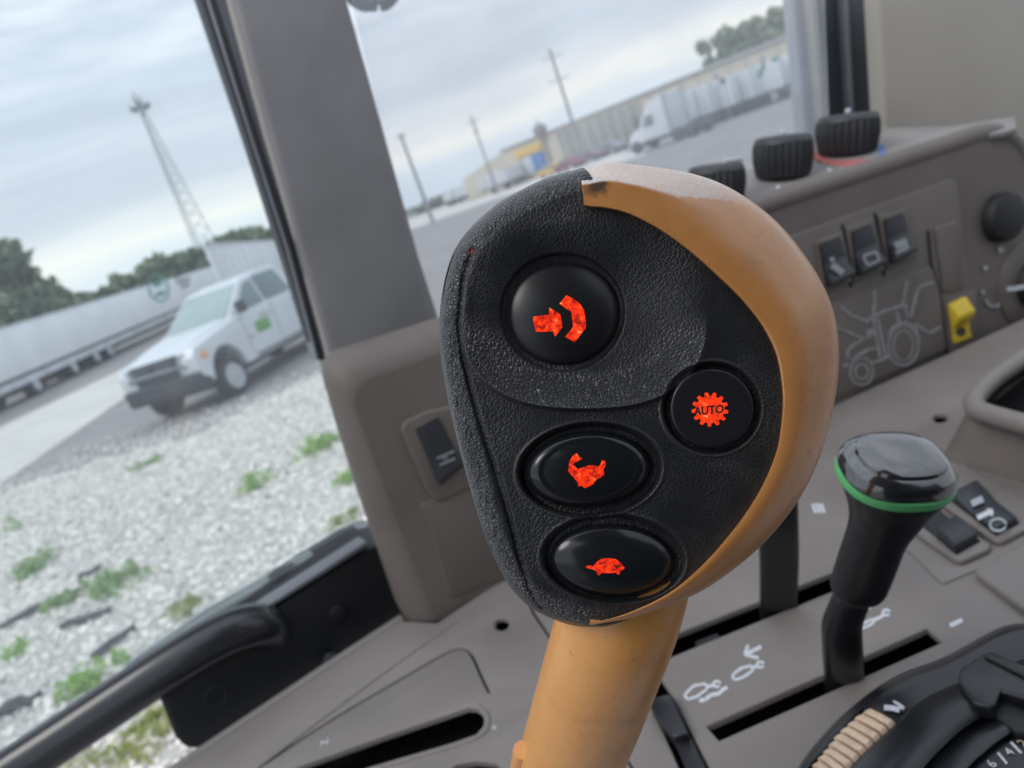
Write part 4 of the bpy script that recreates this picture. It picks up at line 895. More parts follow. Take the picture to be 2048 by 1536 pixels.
# ================================================================ OUTSIDE
GR = Plane((0, 0, 0), (0, 0, 1))
def hy(px): return 719 - .367 * px
def az(px, py=None):
    r = ray(px, hy(px) if py is None else py); v = Vector((r.x, r.y, 0)); return v.normalized()
def gxy(px, D, py=None): v = az(px, py) * D; return Vector((v.x, v.y, 0))
def zat(px, py, D): r = ray(px, py); return EYE.z + r.z / math.hypot(r.x, r.y) * D
def top_at(px, py, D): r = ray(px, py); q = D / math.hypot(r.x, r.y); return EYE + r * q
def ground_mat(name, c1, c2, scale, rough=.9, bump=.4, c3=None):
    M = bpy.data.materials.new(name); M.use_nodes = True; t = M.node_tree; b = t.nodes['Principled BSDF']; L = t.links.new
    tcx = t.nodes.new('ShaderNodeTexCoord'); n1 = t.nodes.new('ShaderNodeTexNoise'); n1.inputs['Scale'].default_value = scale; n1.inputs['Detail'].default_value = 8; L(tcx.outputs['Object'], n1.inputs['Vector'])
    n2 = t.nodes.new('ShaderNodeTexNoise'); n2.inputs['Scale'].default_value = .35; n2.inputs['Detail'].default_value = 5; L(tcx.outputs['Object'], n2.inputs['Vector'])
    ad = t.nodes.new('ShaderNodeMath'); ad.operation = 'MULTIPLY_ADD'; ad.inputs[1].default_value = .5; L(n1.outputs['Fac'], ad.inputs[0]); 
    hf = t.nodes.new('ShaderNodeMath'); hf.operation = 'MULTIPLY'; hf.inputs[1].default_value = .5; L(n2.outputs['Fac'], hf.inputs[0]); L(hf.outputs[0], ad.inputs[2])
    rp = t.nodes.new('ShaderNodeValToRGB'); rp.color_ramp.elements[0].position = .36; rp.color_ramp.elements[0].color = (*c1, 1); rp.color_ramp.elements[1].position = .64; rp.color_ramp.elements[1].color = (*c2, 1)
    L(ad.outputs[0], rp.inputs[0]); L(rp.outputs[0], b.inputs['Base Color']); b.inputs['Roughness'].default_value = rough
    bp = t.nodes.new('ShaderNodeBump'); bp.inputs['Strength'].default_value = bump; bp.inputs['Distance'].default_value = .03; L(n1.outputs['Fac'], bp.inputs['Height']); L(bp.outputs[0], b.inputs['Normal'])
    return M
M_asph = ground_mat('gravelly_asphalt', (.19, .18, .18), (.30, .285, .28), 14)
M_conc = ground_mat('pale_concrete', (.50, .48, .45), (.64, .62, .58), 5)
M_grav = ground_mat('gravel_bed', (.34, .33, .31), (.62, .60, .56), 30, bump=1)
def sheet(name, pts, z, mat_, label, cat=None):
    V = [(p[0], p[1], z) for p in pts]
    o = mk(name, V, [list(range(len(V)))], mat_, None, smooth=False); tag(o, label, cat, kind='structure'); return o
sheet('ground', [(-900, -40), (900, -40), (900, 1400), (-900, 1400)], 0, M_asph, 'grey gravelly yard surface reaching the horizon')
# concrete strip
g = lambda px, py: GR.at(px, py)
strip = [g(-60, 884), g(0, 855), g(236, 742), g(420, 654), g(420, 700), g(253, 793), g(99, 900), g(-60, 1012)]
sheet('concrete_strip', [(p.x, p.y) for p in strip], .004, M_conc, 'pale concrete strip running behind the white pickup')
far_strip = [g(815, 462), g(1000, 395), g(1290, 310), g(1290, 292), g(1000, 372), g(815, 440)]
sheet('far_verge', [(p.x, p.y) for p in far_strip], .004, M_conc, 'pale strip of ground in front of the tan building')
gp = [g(-300, 1120), g(-20, 985), g(200, 905), g(450, 830), g(640, 748), g(760, 705)]
gravel_poly = [(p.x, p.y) for p in gp] + [(.5, 3.4), (-1.5, 2.2), (-4.5, 2.0), (-8, 3)]
edge_n = []
for i_ in range(5):
    a_, b_ = Vector((*gravel_poly[i_], 0)), Vector((*gravel_poly[i_ + 1], 0))
    for k_ in range(14):
        q_ = a_.lerp(b_, k_ / 14); o_ = -1.5 + 1.1 * (vnoise(np.array(q_.x * 1.1 + 40), np.array(q_.y * 1.1 + 40)) + .4 * vnoise(np.array(q_.x * 4 + 90), np.array(q_.y * 4 + 90)))
        edge_n.append((q_.x - .3 * float(o_), q_.y + .95 * float(o_)))
bed_poly = edge_n + gravel_poly[5:]
sheet('gravel_bed', bed_poly, .008, M_grav, 'bed of crushed white stone beside the tractor')
def inside(P_, x_, y):
    x_ = np.asarray(x_); y = np.asarray(y); c = np.zeros(x_.shape, bool); n = len(P_)
    for i_ in range(n):
        x0, y0 = P_[i_]; x1, y1 = P_[(i_ + 1) % n]
        cond = ((y0 > y) != (y1 > y)) & (x_ < (x1 - x0) * (y - y0) / (y1 - y0 + 1e-12) + x0); c ^= cond
    return c
def ico():
    bm = bmesh.new(); bmesh.ops.create_icosphere(bm, subdivisions=1, radius=1)
    v = np.array([list(q.co) for q in bm.verts]); f = np.array([[w_.index for w_ in q.verts] for q in bm.faces]); bm.free(); return v, f
ICOV, ICOF = ico()
def fast_mesh(name, V, F):
    me = bpy.data.meshes.new(name); nf, k_ = F.shape
    me.vertices.add(len(V)); me.vertices.foreach_set('co', V.astype(np.float32).ravel())
    me.loops.add(nf * k_); me.loops.foreach_set('vertex_index', F.astype(np.int32).ravel())
    me.polygons.add(nf); me.polygons.foreach_set('loop_start', np.arange(0, nf * k_, k_, dtype=np.int32)); me.polygons.foreach_set('loop_total', np.full(nf, k_, np.int32))
    me.update(calc_edges=True); return me
def stones(name, poly, n, smin, smax, mat_, label, feather=None):
    xs = [p[0] for p in poly]; ys = [p[1] for p in poly]
    x_ = rng.uniform(min(xs), max(xs), n * 3); y = rng.uniform(min(ys), max(ys), n * 3); k_ = inside(poly, x_, y); x_, y = x_[k_][:n], y[k_][:n]; m_ = len(x_)
    s = smin + (smax - smin) * rng.random(m_) ** 2.2
    sc_ = rng.uniform(.65, 1.25, (m_, 3)); sc_[:, 2] *= .7; an = rng.uniform(0, 6.28, m_); tl_ = rng.normal(0, .4, m_)
    v = ICOV[None] * (1 + rng.normal(0, .16, (m_, len(ICOV), 1))) * sc_[:, None] * s[:, None, None]
    c, q = np.cos(tl_)[:, None], np.sin(tl_)[:, None]; v = np.stack([v[..., 0], v[..., 1] * c - v[..., 2] * q, v[..., 1] * q + v[..., 2] * c], -1)
    c, q = np.cos(an)[:, None], np.sin(an)[:, None]; v = np.stack([v[..., 0] * c - v[..., 1] * q, v[..., 0] * q + v[..., 1] * c, v[..., 2]], -1)
    v += np.stack([x_, y, .008 + s * .3], -1)[:, None]
    F = (ICOF[None] + (np.arange(m_) * len(ICOV))[:, None, None]).reshape(-1, 3)
    me = fast_mesh(name, v.reshape(-1, 3), F)
    o = mesh_obj(name, me, mat_); tag(o, label, kind='stuff'); return o
def stone_mat():
    M = bpy.data.materials.new('crushed_stone'); M.use_nodes = True; t = M.node_tree; b = t.nodes['Principled BSDF']; L = t.links.new
    ge = t.nodes.new('ShaderNodeNewGeometry'); rp = t.nodes.new('ShaderNodeValToRGB'); E = rp.color_ramp.elements
    E[0].color = (.34, .33, .31, 1); E[1].color = (.90, .86, .79, 1)
    for p_, q_ in ((.12, (.56, .54, .50, 1)), (.3, (.72, .69, .65, 1)), (.6, (.80, .77, .71, 1))): k = E.new(p_); k.color = q_
    L(ge.outputs['Random Per Island'], rp.inputs[0]); L(rp.outputs[0], b.inputs['Base Color']); b.inputs['Roughness'].default_value = .9; return M
M_stone = stone_mat()
near_poly = list(bed_poly)
stones('crushed_stone', near_poly, 50000, .010, .038, M_stone, 'crushed white stone covering the ground beside the tractor')
far_poly = [(x_ - .5, y + 1.5) for x_, y in gravel_poly[:6]] + [(x_ + .3, y - 1.0) for x_, y in gravel_poly[:6]][::-1]
stones('loose_stone', far_poly, 1500, .010, .03, M_stone, 'loose white stones strewn over the yard at the gravel edge')
mid_poly = [(x_ - .1, y + .3) for x_, y in gravel_poly[:6]] + [(x_ + .3, y - 1.0) for x_, y in gravel_poly[:6]][::-1]
stones('loose_stone', mid_poly, 2500, .010, .03, M_stone, 'dense belt of white stones along the gravel edge')
# small dark chunks lying in the gravel
M_rub = mat('old_rubber', (.05, .052, .058), .7, .5, 30, var=.4, vscale=20, dist=.01)
def chunk(px, py, L_, W_, rot, label):
    c = g(px, py); n = 12; rings = []
    for i_ in range(7):
        u = (i_ / 6 - .5) * L_; w_ = W_ * (.55 + .45 * math.sin(math.pi * (i_ + .6) / 7.2)) * random.uniform(.8, 1.15); zz = random.uniform(-.01, .02)
        rings.append([Vector((c.x + u * math.cos(rot) - w_ * math.cos(a) * math.sin(rot) + random.uniform(-.01, .01), c.y + u * math.sin(rot) + w_ * math.cos(a) * math.cos(rot), max(.0, .02 + zz + w_ * .45 * (1 + math.sin(a))))) for a in np.linspace(0, 2 * math.pi, n, endpoint=False)])
    o = loft('rubber_scrap', rings, M_rub, None, ang=20); tag(o, label, 'scrap', 'dark rubber scraps in the gravel'); return o
chunk(70, 1228, .85, .055, .35, 'longest dark strip of scrap lying in the gravel at the left edge')
chunk(175, 1243, .45, .06, -.1, 'dark scrap beside the weeds in the middle of the gravel')
chunk(232, 1290, .35, .05, .9, 'small dark scrap just above the grab rail')
chunk(22, 1428, .42, .07, .2, 'dark scrap near the lower left corner above the rail')
chunk(185, 1150, .22, .05, .2, 'dark scrap between the two broad weeds')
# weeds
def leaf_mat(name, c1, c2):
    M = bpy.data.materials.new(name); M.use_nodes = True; t = M.node_tree; b = t.nodes['Principled BSDF']; L = t.links.new
    ge = t.nodes.new('ShaderNodeNewGeometry'); rp = t.nodes.new('ShaderNodeValToRGB'); rp.color_ramp.elements[0].color = (*c1, 1); rp.color_ramp.elements[1].color = (*c2, 1)
    L(ge.outputs['Random Per Island'], rp.inputs[0]); L(rp.outputs[0], b.inputs['Base Color']); b.inputs['Roughness'].default_value = .65
    tr = t.nodes.new('ShaderNodeBsdfTranslucent'); L(rp.outputs[0], tr.inputs[0]); mx = t.nodes.new('ShaderNodeMixShader'); mx.inputs[0].default_value = .25
    L(b.outputs[0], mx.inputs[1]); L(tr.outputs[0], mx.inputs[2]); L(mx.outputs[0], t.nodes['Material Output'].inputs[0]); return M
M_weed = leaf_mat('weed_leaf', (.20, .33, .12), (.42, .55, .28))
M_weedy = leaf_mat('yellow_weed_leaf', (.22, .27, .06), (.46, .48, .20))
M_weedb = leaf_mat('bright_weed_leaf', (.22, .40, .07), (.38, .56, .16))
def leaves(c, n, spread, height, ls, flat=1.0, up=.5):
    """n small diamond leaves scattered in a dome"""
    th = rng.uniform(0, 6.283, n); r = spread * np.sqrt(rng.random(n)); z = height * rng.random(n) ** .8 * (1 - .6 * (r / spread) ** 2)
    ctr = np.stack([c[0] + r * np.cos(th), c[1] + r * np.sin(th), c[2] + z], -1)
    d = rng.normal(0, 1, (n, 3)); d[:, 2] += up; d /= np.linalg.norm(d, axis=1)[:, None]
    s = np.cross(d, rng.normal(0, 1, (n, 3))); s /= np.linalg.norm(s, axis=1)[:, None] + 1e-9
    l = ls * rng.uniform(.6, 1.3, n)[:, None]
    return np.stack([ctr - d * l, ctr + s * l * .38, ctr + d * l, ctr - s * l * .38], 1)
def weed(px, py, sp_, ht, n, M, label, ls=.034, group='weeds growing through the gravel'):
    c = g(px, py); k_ = 7; n = int(n * .55)
    Q = [leaves((c.x + rng.normal(0, sp_ * .36), c.y + rng.normal(0, sp_ * .36), .01), n // k_, sp_ * rng.uniform(.2, .6), ht * rng.uniform(.6, 1.1), ls) for _ in range(k_)]
    v = np.concatenate(Q).reshape(-1, 3); F = np.arange(len(v)).reshape(-1, 4)
    o = mesh_obj('weed', fast_mesh('weed', v, F), M); tag(o, label, 'weed', group); return o
weed(75, 1145, .30, .22, 900, M_weed, 'broad grey green weed clump left of the middle of the gravel', .035)
weed(228, 1180, .32, .22, 1000, M_weed, 'largest grey green weed clump, above the grab rail', .035)
weed(150, 1200, .2, .14, 400, M_weed, 'low weed between the two broad clumps')
weed(640, 905, .42, .25, 700, M_weedb, 'bright green weed clump beside the wide post', .035)
weed(525, 975, .22, .28, 350, M_weedb, 'upright bright weed in the middle of the gravel')
weed(700, 965, .2, .15, 300, M_weedb, 'small vivid weed at the foot of the wide post')
weed(300, 930, .28, .12, 420, M_weed, 'sparse weed at the far edge of the gravel')
weed(180, 1370, .22, .16, 650, M_weedb, 'bright weed just above the black grab rail', .03)
weed(370, 1225, .22, .1, 500, M_weedy, 'yellowish weed above the end of the grab rail', .025)
weed(38, 1310, .12, .14, 300, M_weedb, 'small weed near the left edge above the rail', .025)
weed(250, 1500, .30, .08, 1300, M_weedy, 'yellow green ground weed below the grab rail', .02)
weed(340, 1450, .2, .07, 500, M_weedy, 'yellow green weed at the corner of the black box', .02)
weed(690, 1040, .15, .08, 200, M_weedy, 'tiny yellowish weed close to the window sill')
weed(30, 1060, .12, .3, 160, M_weed, 'thin tall weed at the left edge of the gravel')

# ---------------------------------------------------------------- pickup
M_white = mat('white_paint', (.64, .67, .70), .3, var=.03, vscale=1, coat=.3)
M_carglass = mat('car_glass', (.13, .19, .20), .08, spec=.8)
M_wscreen_sky = mat('windscreen_sky_glass', (.30, .38, .38), .12, spec=.8)  # sky reflection painted in as a paler glass colour
M_cardark = mat('car_dark', (.035, .04, .05), .55)
M_tyre = mat('tyre', (.03, .03, .034), .8)
M_rim = mat('steel_rim', (.50, .51, .54), .4, metal=.3)
M_lamp = mat('headlamp', (.30, .31, .34), .2, var=.3, vscale=12)
M_amb = mat('amber_lamp', (.75, .42, .22), .3)
M_grn = mat('green_decal', (.16, .36, .10), .6)
class Local:
    """frame of a vehicle: x forward, y left, z up"""
    def __init__(s, o, heading, zs=1.0, xs=1.0): s.zs = zs; s.xs = xs; s.o = Vector(o); s.f = Vector((math.cos(heading), math.sin(heading), 0)); s.l = Vector((-s.f.y, s.f.x, 0))
    def __call__(s, x_, y, z): return s.o + s.f * (x_ * s.xs) + s.l * (y * s.xs) + Z1 * (z * s.zs)
def side_prism(name, Lc, prof, y0, y1, mat_, parent, bevel=.03, seg=3, label=None):
    return prism(name, [Lc(x_, y1, z) for x_, z in prof], Lc.l, y1 - y0, mat_, parent, bevel=bevel, seg=seg, label=label)
def wheel(Lc, x_, y, r, wd, parent, side=1, holes_=8, name='wheel'):
    c = Lc(x_, y, r / Lc.zs); ax = Lc.l * side
    t = lathe(name, c, ax, [(r * .72, 0), (r * .94, -.005), (r, -.03), (r, -wd + .03), (r * .9, -wd), (r * .3, -wd)], M_tyre, parent, seg=32, cap=(True, True), ref=Lc.f)
    BASE[t.name] = BASE[parent.name]
    lathe('rim', c + ax * .012, ax, [(r * .66, -.01), (r * .64, .006), (r * .58, -.03), (r * .40, -.035), (r * .2, -.005), (r * .01, -.002)], M_rim, t, seg=32, ref=Lc.f)
    for i_ in range(holes_):
        a = 2 * math.pi * i_ / holes_
        q = c + ax * -.012 + Lc.f * (r * .47 * math.cos(a)) + Z1 * (r * .47 * math.sin(a))
        lathe('rim_hole', q, ax, [(r * .07, -.01), (r * .07, .004), (r * .01, .004)], M_tyre, t, seg=8)
    return t
fw = g(487, 787)
hd = math.atan2(-math.cos(rad(22)), -math.sin(rad(22)))            # nose comes towards the tractor
TR_ = Local(fw, hd, 1.13, 1.02); AXF = 1.95
TR_.o = fw - TR_.f * AXF * 1.03 - TR_.l * 1.01
pk = thing('pickup_truck', 'white crew cab pickup with black grille and a green door sticker', 'pickup', tuple(TR_(0, 0, 0)))
def arch(cx, r, n=12): return [(cx + r * math.cos(a), .40 + r * math.sin(a)) for a in np.linspace(math.pi, 0, n)]
low = [(2.72, .62), (2.76, .95), (2.66, 1.10), (1.35, 1.26), (.9, 1.28), (-1.35, 1.30), (-3.05, 1.32), (-3.08, .62)]
bot = [(-3.05, .50)] + [(-1.85 + .52 * math.cos(a), .42 + .52 * math.sin(a)) for a in np.linspace(math.pi, 0, 12)] + [(-1.2, .42), (1.3, .42)] + [(AXF + .50 * math.cos(a), .42 + .50 * math.sin(a)) for a in np.linspace(math.pi, 0, 12)] + [(2.5, .50)]
side_prism('body', TR_, low + bot, -1.0, 1.0, M_white, pk, .12, 5)
# hood crown
def quadloft(name, Lc, secs, mat_, parent, bevel=.04, label=None):
    V = []; F = []
    for (x_, yb, zb, yt, zt) in secs: V += [Lc(x_, -yb, zb), Lc(x_, yb, zb), Lc(x_, yt, zt), Lc(x_, -yt, zt)]
    for i_ in range(len(secs) - 1):
        a = 4 * i_
        for k_ in range(4): F.append([a + k_, a + (k_ + 1) % 4, a + 4 + (k_ + 1) % 4, a + 4 + k_])
    F += [[3, 2, 1, 0], [len(V) - 4, len(V) - 3, len(V) - 2, len(V) - 1]]
    return mk(name, V, F, mat_, parent, bevel=bevel, seg=3, label=label)
quadloft('hood', TR_, [(2.74, .78, .98, .70, 1.08), (2.2, .86, 1.0, .74, 1.22), (1.30, .92, 1.1, .80, 1.34)], M_white, pk, .09)
quadloft('cabin', TR_, [(1.32, .90, 1.26, .88, 1.28), (.36, .93, 1.26, .74, 1.86), (-.3, .93, 1.26, .76, 1.92), (-.95, .93, 1.26, .74, 1.92), (-1.30, .92, 1.26, .88, 1.30)], M_white, pk, .09)
def panel(name, Lc, P4, parent, mat_, off=.012, label=None):
    pts = [Lc(*q) for q in P4]; n = (pts[1] - pts[0]).cross(pts[2] - pts[0]).normalized(); c = sum(pts, Vector()) / len(pts)
    if n.dot(c - Lc(0, 0, 1.0)) < 0: n = -n; pts = pts[::-1]
    return prism(name, [p + n * off for p in pts], n, off + .01, mat_, parent, bevel=.008, seg=2, label=label)
panel('windscreen', TR_, [(1.27, -.80, 1.33), (1.27, .80, 1.33), (.44, .68, 1.82), (.44, -.68, 1.82)], pk, M_wscreen_sky)
ws = lambda x_, z: (x_, .955 + (z - 1.26) * (-.18 / .66), z)
panel('side_window', TR_, [ws(1.02, 1.33), ws(.12, 1.33), ws(.12, 1.80), ws(.36, 1.78)], pk, M_carglass)
panel('side_window', TR_, [ws(.0, 1.33), ws(-.95, 1.33), ws(-.82, 1.83), ws(.0, 1.84)], pk, M_carglass)
panel('grille', TR_, [(2.785, -.52, .72), (2.785, .52, .72), (2.735, .60, 1.08), (2.735, -.60, 1.08)], pk, M_cardark)
panel('grille_bar', TR_, [(2.80, -.56, .86), (2.80, .56, .86), (2.795, .57, .90), (2.795, -.57, .90)], pk, M_lgrey, .02)
for s_ in (-1, 1):
    hl_ = panel('headlight', TR_, [(2.775, s_ * .58, .80), (2.68, s_ * .98, .82), (2.60, s_ * .985, 1.04), (2.745, s_ * .62, 1.06)], pk, M_lamp, .02)
    panel('grille_slot', TR_, [(2.80, s_ * .08, .90), (2.80, s_ * .46, .90), (2.785, s_ * .50, 1.02), (2.785, s_ * .08, 1.02)], pk, M_amb if False else M_dgrey, .012)
    panel('turn_lamp', TR_, [(2.40, s_ * 1.0, .86), (2.60, s_ * .99, .84), (2.58, s_ * .99, 1.0), (2.40, s_ * 1.0, 1.0)], pk, M_amb, .012)
side_prism('bumper', TR_, [(2.50, .36), (2.80, .40), (2.84, .70), (2.50, .72)], -.98, .98, M_cardark, pk, .05)
side_prism('underbody', TR_, [(2.45, .30), (2.6, .6), (-2.9, .6), (-2.9, .34)], -.78, .78, M_cardark, pk, .03)
panel('bumper_slot', TR_, [(2.83, -.5, .48), (2.83, .5, .48), (2.84, .5, .56), (2.84, -.5, .56)], pk, M_dgrey, .005)
for x_ in (AXF, -1.85):
    for s_ in (-1, 1): wheel(TR_, x_, s_ * .99, .40, .27, pk, s_)
panel('door_sticker', TR_, [(.80, 1.003, .82), (.30, 1.003, .82), (.30, 1.003, 1.04), (.80, 1.003, 1.04)], pk, M_grn, .004)
panel('door_lettering', TR_, [(1.12, 1.003, .80), (.92, 1.003, .80), (.92, 1.003, .84), (1.12, 1.003, .84)], pk, M_dprint, .003)
panel('door_lettering', TR_, [(.55, 1.003, 1.08), (.35, 1.003, 1.08), (.35, 1.003, 1.12), (.55, 1.003, 1.12)], pk, M_dprint, .003)
for x_ in (1.15, .06, -1.05): panel('door_gap', TR_, [(x_, 1.001, .52), (x_ - .02, 1.001, .52), (x_ - .02, 1.001, 1.27), (x_, 1.001, 1.27)], pk, M_dgrey, .002)
for x_ in (.16, -.85): panel('door_handle', TR_, [(x_, 1.005, 1.12), (x_ + .18, 1.005, 1.12), (x_ + .18, 1.005, 1.16), (x_, 1.005, 1.16)], pk, M_white, .03)
side_prism('mirror', TR_, [(1.02, 1.30), (1.12, 1.30), (1.12, 1.52), (1.02, 1.52)], .96, 1.20, M_cardark, pk, .03)
side_prism('rub_strip', TR_, [(1.1, .46), (1.1, .50), (-1.2, .50), (-1.2, .46)], .99, 1.012, M_dgrey, pk, .004)

# ---------------------------------------------------------------- trailers on the left
M_trl = mat('trailer_side', (.80, .82, .84), .5, var=.05, vscale=.6)
M_trl2 = mat('trailer_rib', (.60, .64, .68), .5, var=.05, vscale=.6)
M_skirt = mat('trailer_skirt', (.60, .62, .66), .6, var=.15, vscale=1)
def box_local(name, Lc, x0, x1, y0, y1, z0, z1, mat_, parent, bevel=.03, label=None):
    return side_prism(name, Lc, [(x0, z0), (x1, z0), (x1, z1), (x0, z1)], y0, y1, mat_, parent, bevel, 2, label)
def semi_trailer(Lc, L_, name, label, bogies, text=False, ribs=0, mat_=None, skirt=True, group='box trailers parked in the yard', H_=3.6):
    t = thing(name, label, 'trailer', tuple(Lc(0, 0, 0)), group)
    mat_ = mat_ or M_trl
    box_local('box', Lc, -L_ / 2, L_ / 2, -1.3, 1.3, 1.15, H_, mat_, t)
    box_local('bottom_rail', Lc, -L_ / 2 + .02, L_ / 2 - .02, -1.33, 1.33, 1.10, 1.24, M_dgrey, t, .02)
    box_local('top_rail', Lc, -L_ / 2 + .02, L_ / 2 - .02, -1.32, 1.32, H_ - .12, H_ + .01, M_trl2, t, .02)
    if skirt: box_local('skirt', Lc, -L_ / 2 + .6, L_ / 2 - .5, -1.27, 1.27, .72, 1.10, M_skirt, t, .03)
    box_local('axle_beam', Lc, -L_ / 2 + .6, L_ / 2 - .6, -.5, .5, .45, .8, M_cardark, t, .05)
    for x_ in bogies:
        for s_ in (-1, 1): wheel(Lc, x_, s_ * 1.25, .50, .55, t, s_, holes_=0)
    for i_ in range(ribs):
        x_ = -L_ / 2 + (i_ + .5) * L_ / ribs
        for s_ in (-1, 1): box_local('rib', Lc, x_ - .05, x_ + .05, s_ * 1.31 - .02, s_ * 1.31 + .02, 1.24, H_ - .12, M_trl2, t, .005)
    return t
A1, A2 = g(0, 829), g(214, 722)
dirv = (A2 - A1).normalized(); hd2 = math.atan2(-dirv.y, -dirv.x)
def on_line(px, D=None):
    """point of the trailers' near wheel line below a picture column"""
    r = az(px); a = np.array([[dirv.x, -r.x], [dirv.y, -r.y]]); s_ = np.linalg.solve(a, np.array([-A1.x, -A1.y])); return A1 + dirv * s_[0]
Ea, Eb = on_line(-330), on_line(446)
LT = (Eb - Ea).length; mid = (Ea + Eb) / 2
l_left = Vector((-math.sin(hd2), math.cos(hd2), 0)); sgn = -1 if l_left.dot(-mid) > 0 else 1
TL = Local(mid + l_left * 1.3 * sgn, hd2)
wx = []
for px_ in (41, 120, 167, 195, -60, -110):
    q = on_line(px_); wx.append((q - mid).dot(TL.f))
tA = semi_trailer(TL, LT, 'box_trailer', 'long pale grey box trailer with a green round emblem and dark lettering', wx)
ys_ = -sgn * 1.31
nrm = TL.l * (-sgn)
def side_pt(px, py):
    pl_ = Plane(TL(0, ys_, 0), nrm); return pl_.at(px, py)
M_logo = mat('logo_green', (.06, .27, .20), .6); M_ltext = mat('trailer_lettering', (.02, .025, .06), .6)
SP2 = Plane(TL(0, ys_ * 1.006, 0), nrm)
strokes('emblem_ring', SP2, [(4, ring_line(317, 576, 19, 27, 24, -20))], 4, M_logo, tA, h=.01)
strokes('emblem_tree', SP2, [(11, [(306, 571), (323, 565)]), (9, [(312, 590), (330, 584)])], 4, M_logo, tA, h=.014)
dx_ = side_pt(400, 550) - side_pt(340, 577)
for i_, (s_, px_, py_, sz) in enumerate((('Mason', 362, 548, .62), ('Dixon', 367, 560, .62), ('LINES', 371, 571, .42))):
    BOLD = .012; text_on('trailer_lettering', s_, SP2.at(px_, py_), dx_, nrm, sz * .85, M_ltext, tA, h=.03, sx=3.0); BOLD = 0
wa, wb_ = gxy(440, 44), gxy(588, 120)
dW = (wb_ - wa).normalized(); nW = Vector((dW.y, -dW.x, 0)); nW = nW if nW.dot(-wa) > 0 else -nW
tB = thing('panel_fence', 'tall pale ribbed panel fence behind the pickup roof beside the post', 'fence', tuple((wa + wb_) / 2))
prism('panel', [wa, wb_, wb_ + Z1 * 4.1, wa + Z1 * 4.1], nW, .12, M_trl, tB, bevel=.02)
for i_ in range(14):
    p_ = wa.lerp(wb_, (i_ + .4) / 14 * (i_ + 4) / 18)
    prism('rib', [p_ + nW * .05, p_ + dW * .35 + nW * .05, p_ + dW * .35 + Z1 * 4.0 + nW * .05, p_ + Z1 * 4.0 + nW * .05], nW, .05, M_skirt, tB, bevel=.01)
prism('cap_rail', [wa + Z1 * 4.1 + nW * .08, wb_ + Z1 * 4.1 + nW * .08, wb_ + Z1 * 4.25 + nW * .08, wa + Z1 * 4.25 + nW * .08], nW, .24, M_trl2, tB, bevel=.02)

# ---------------------------------------------------------------- trees
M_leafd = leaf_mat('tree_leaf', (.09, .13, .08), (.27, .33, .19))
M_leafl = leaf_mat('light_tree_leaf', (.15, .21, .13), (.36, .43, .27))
M_bark = mat('bark', (.10, .085, .07), .9, .5, 20)
def tree(name, base, hgt, rad_, n, ls, label, M=None, group=None, clumps=14, low_=.15, trunk=True):
    clumps = int(clumps * 2.2); n = int(n * 1.4)
    t = thing(name, label, 'tree', tuple(base), group)
    if trunk:
        r_ = hgt * .03
        tube('trunk', [base + Vector((0, 0, 0)), base + Vector((r_ * .4, 0, hgt * .3)), base + Vector((-r_, r_, hgt * .6)), base + Vector((0, 0, hgt * .8))], [r_, r_ * .8, r_ * .55, r_ * .2], M_bark, t, seg=8)
        for k_ in range(4):
            a = rng.uniform(0, 6.28); z0 = hgt * rng.uniform(.3, .6)
            tube('limb', [base + Vector((0, 0, z0)), base + Vector((math.cos(a) * rad_ * .35, math.sin(a) * rad_ * .35, z0 + hgt * .15)), base + Vector((math.cos(a) * rad_ * .65, math.sin(a) * rad_ * .65, z0 + hgt * .22))], [r_ * .4, r_ * .3, r_ * .1], M_bark, t, seg=6)
    Q = []
    for k_ in range(clumps):
        a = rng.uniform(0, 6.28); rr_ = rad_ * .62 * math.sqrt(rng.random()); zz = hgt * (low_ + (1 - low_) * rng.random() * .8)
        sz = rad_ * rng.uniform(.16, .42) * (1 - .25 * zz / hgt); m_ = n // clumps
        d = rng.normal(0, 1, (m_, 3)); d /= np.linalg.norm(d, axis=1)[:, None]; d *= (sz * rng.random(m_) ** .4)[:, None]
        ctr = d + np.array([base.x + rr_ * math.cos(a), base.y + rr_ * math.sin(a), zz + sz * .2])
        ctr[:, 2] = np.maximum(ctr[:, 2], .1)
        dd = rng.normal(0, 1, (m_, 3)); dd /= np.linalg.norm(dd, axis=1)[:, None]; s2 = np.cross(dd, rng.normal(0, 1, (m_, 3))); s2 /= np.linalg.norm(s2, axis=1)[:, None]
        l = ls * rng.uniform(.5, 1.4, m_)[:, None]
        Q.append(np.stack([ctr - dd * l, ctr + s2 * l * .5, ctr + dd * l, ctr - s2 * l * .5], 1))
    v = np.concatenate(Q).reshape(-1, 3); v[:, 2] *= hgt / np.percentile(v[:, 2], 98)
    wd_ = np.percentile(np.hypot(v[:, 0] - base.x, v[:, 1] - base.y), 97); v[:, 0] = base.x + (v[:, 0] - base.x) * rad_ / wd_; v[:, 1] = base.y + (v[:, 1] - base.y) * rad_ / wd_
    o = mesh_obj('crown', fast_mesh('crown', v, np.arange(len(v)).reshape(-1, 4)), M or M_leafd, t); return t
def tree_px(px, pytop, D, wpx, label, n=2500, ls=.3, M=None, group='trees beyond the trailers', clumps=14, low_=.1, name='broadleaf_tree', trunk=True):
    b = gxy(px, D); h = zat(px, pytop, D); tree(name, b, h, wpx / FPX * D / 2 * 1.15, n, ls, label, M, group, clumps, low_, trunk)
tree_px(20, 500, 58, 190, 'biggest dark green tree, behind the left end of the long trailer', 9000, .28, clumps=26)
tree_px(120, 545, 62, 90, 'rounded dark tree at the right flank of the biggest tree', 3500, .25)
tree_px(-110, 540, 58, 180, 'dark tree at the far left edge of the window', 5000, .28)
tree_px(190, 585, 75, 60, 'low olive bush between the big tree and the pale gap', 1500, .3)
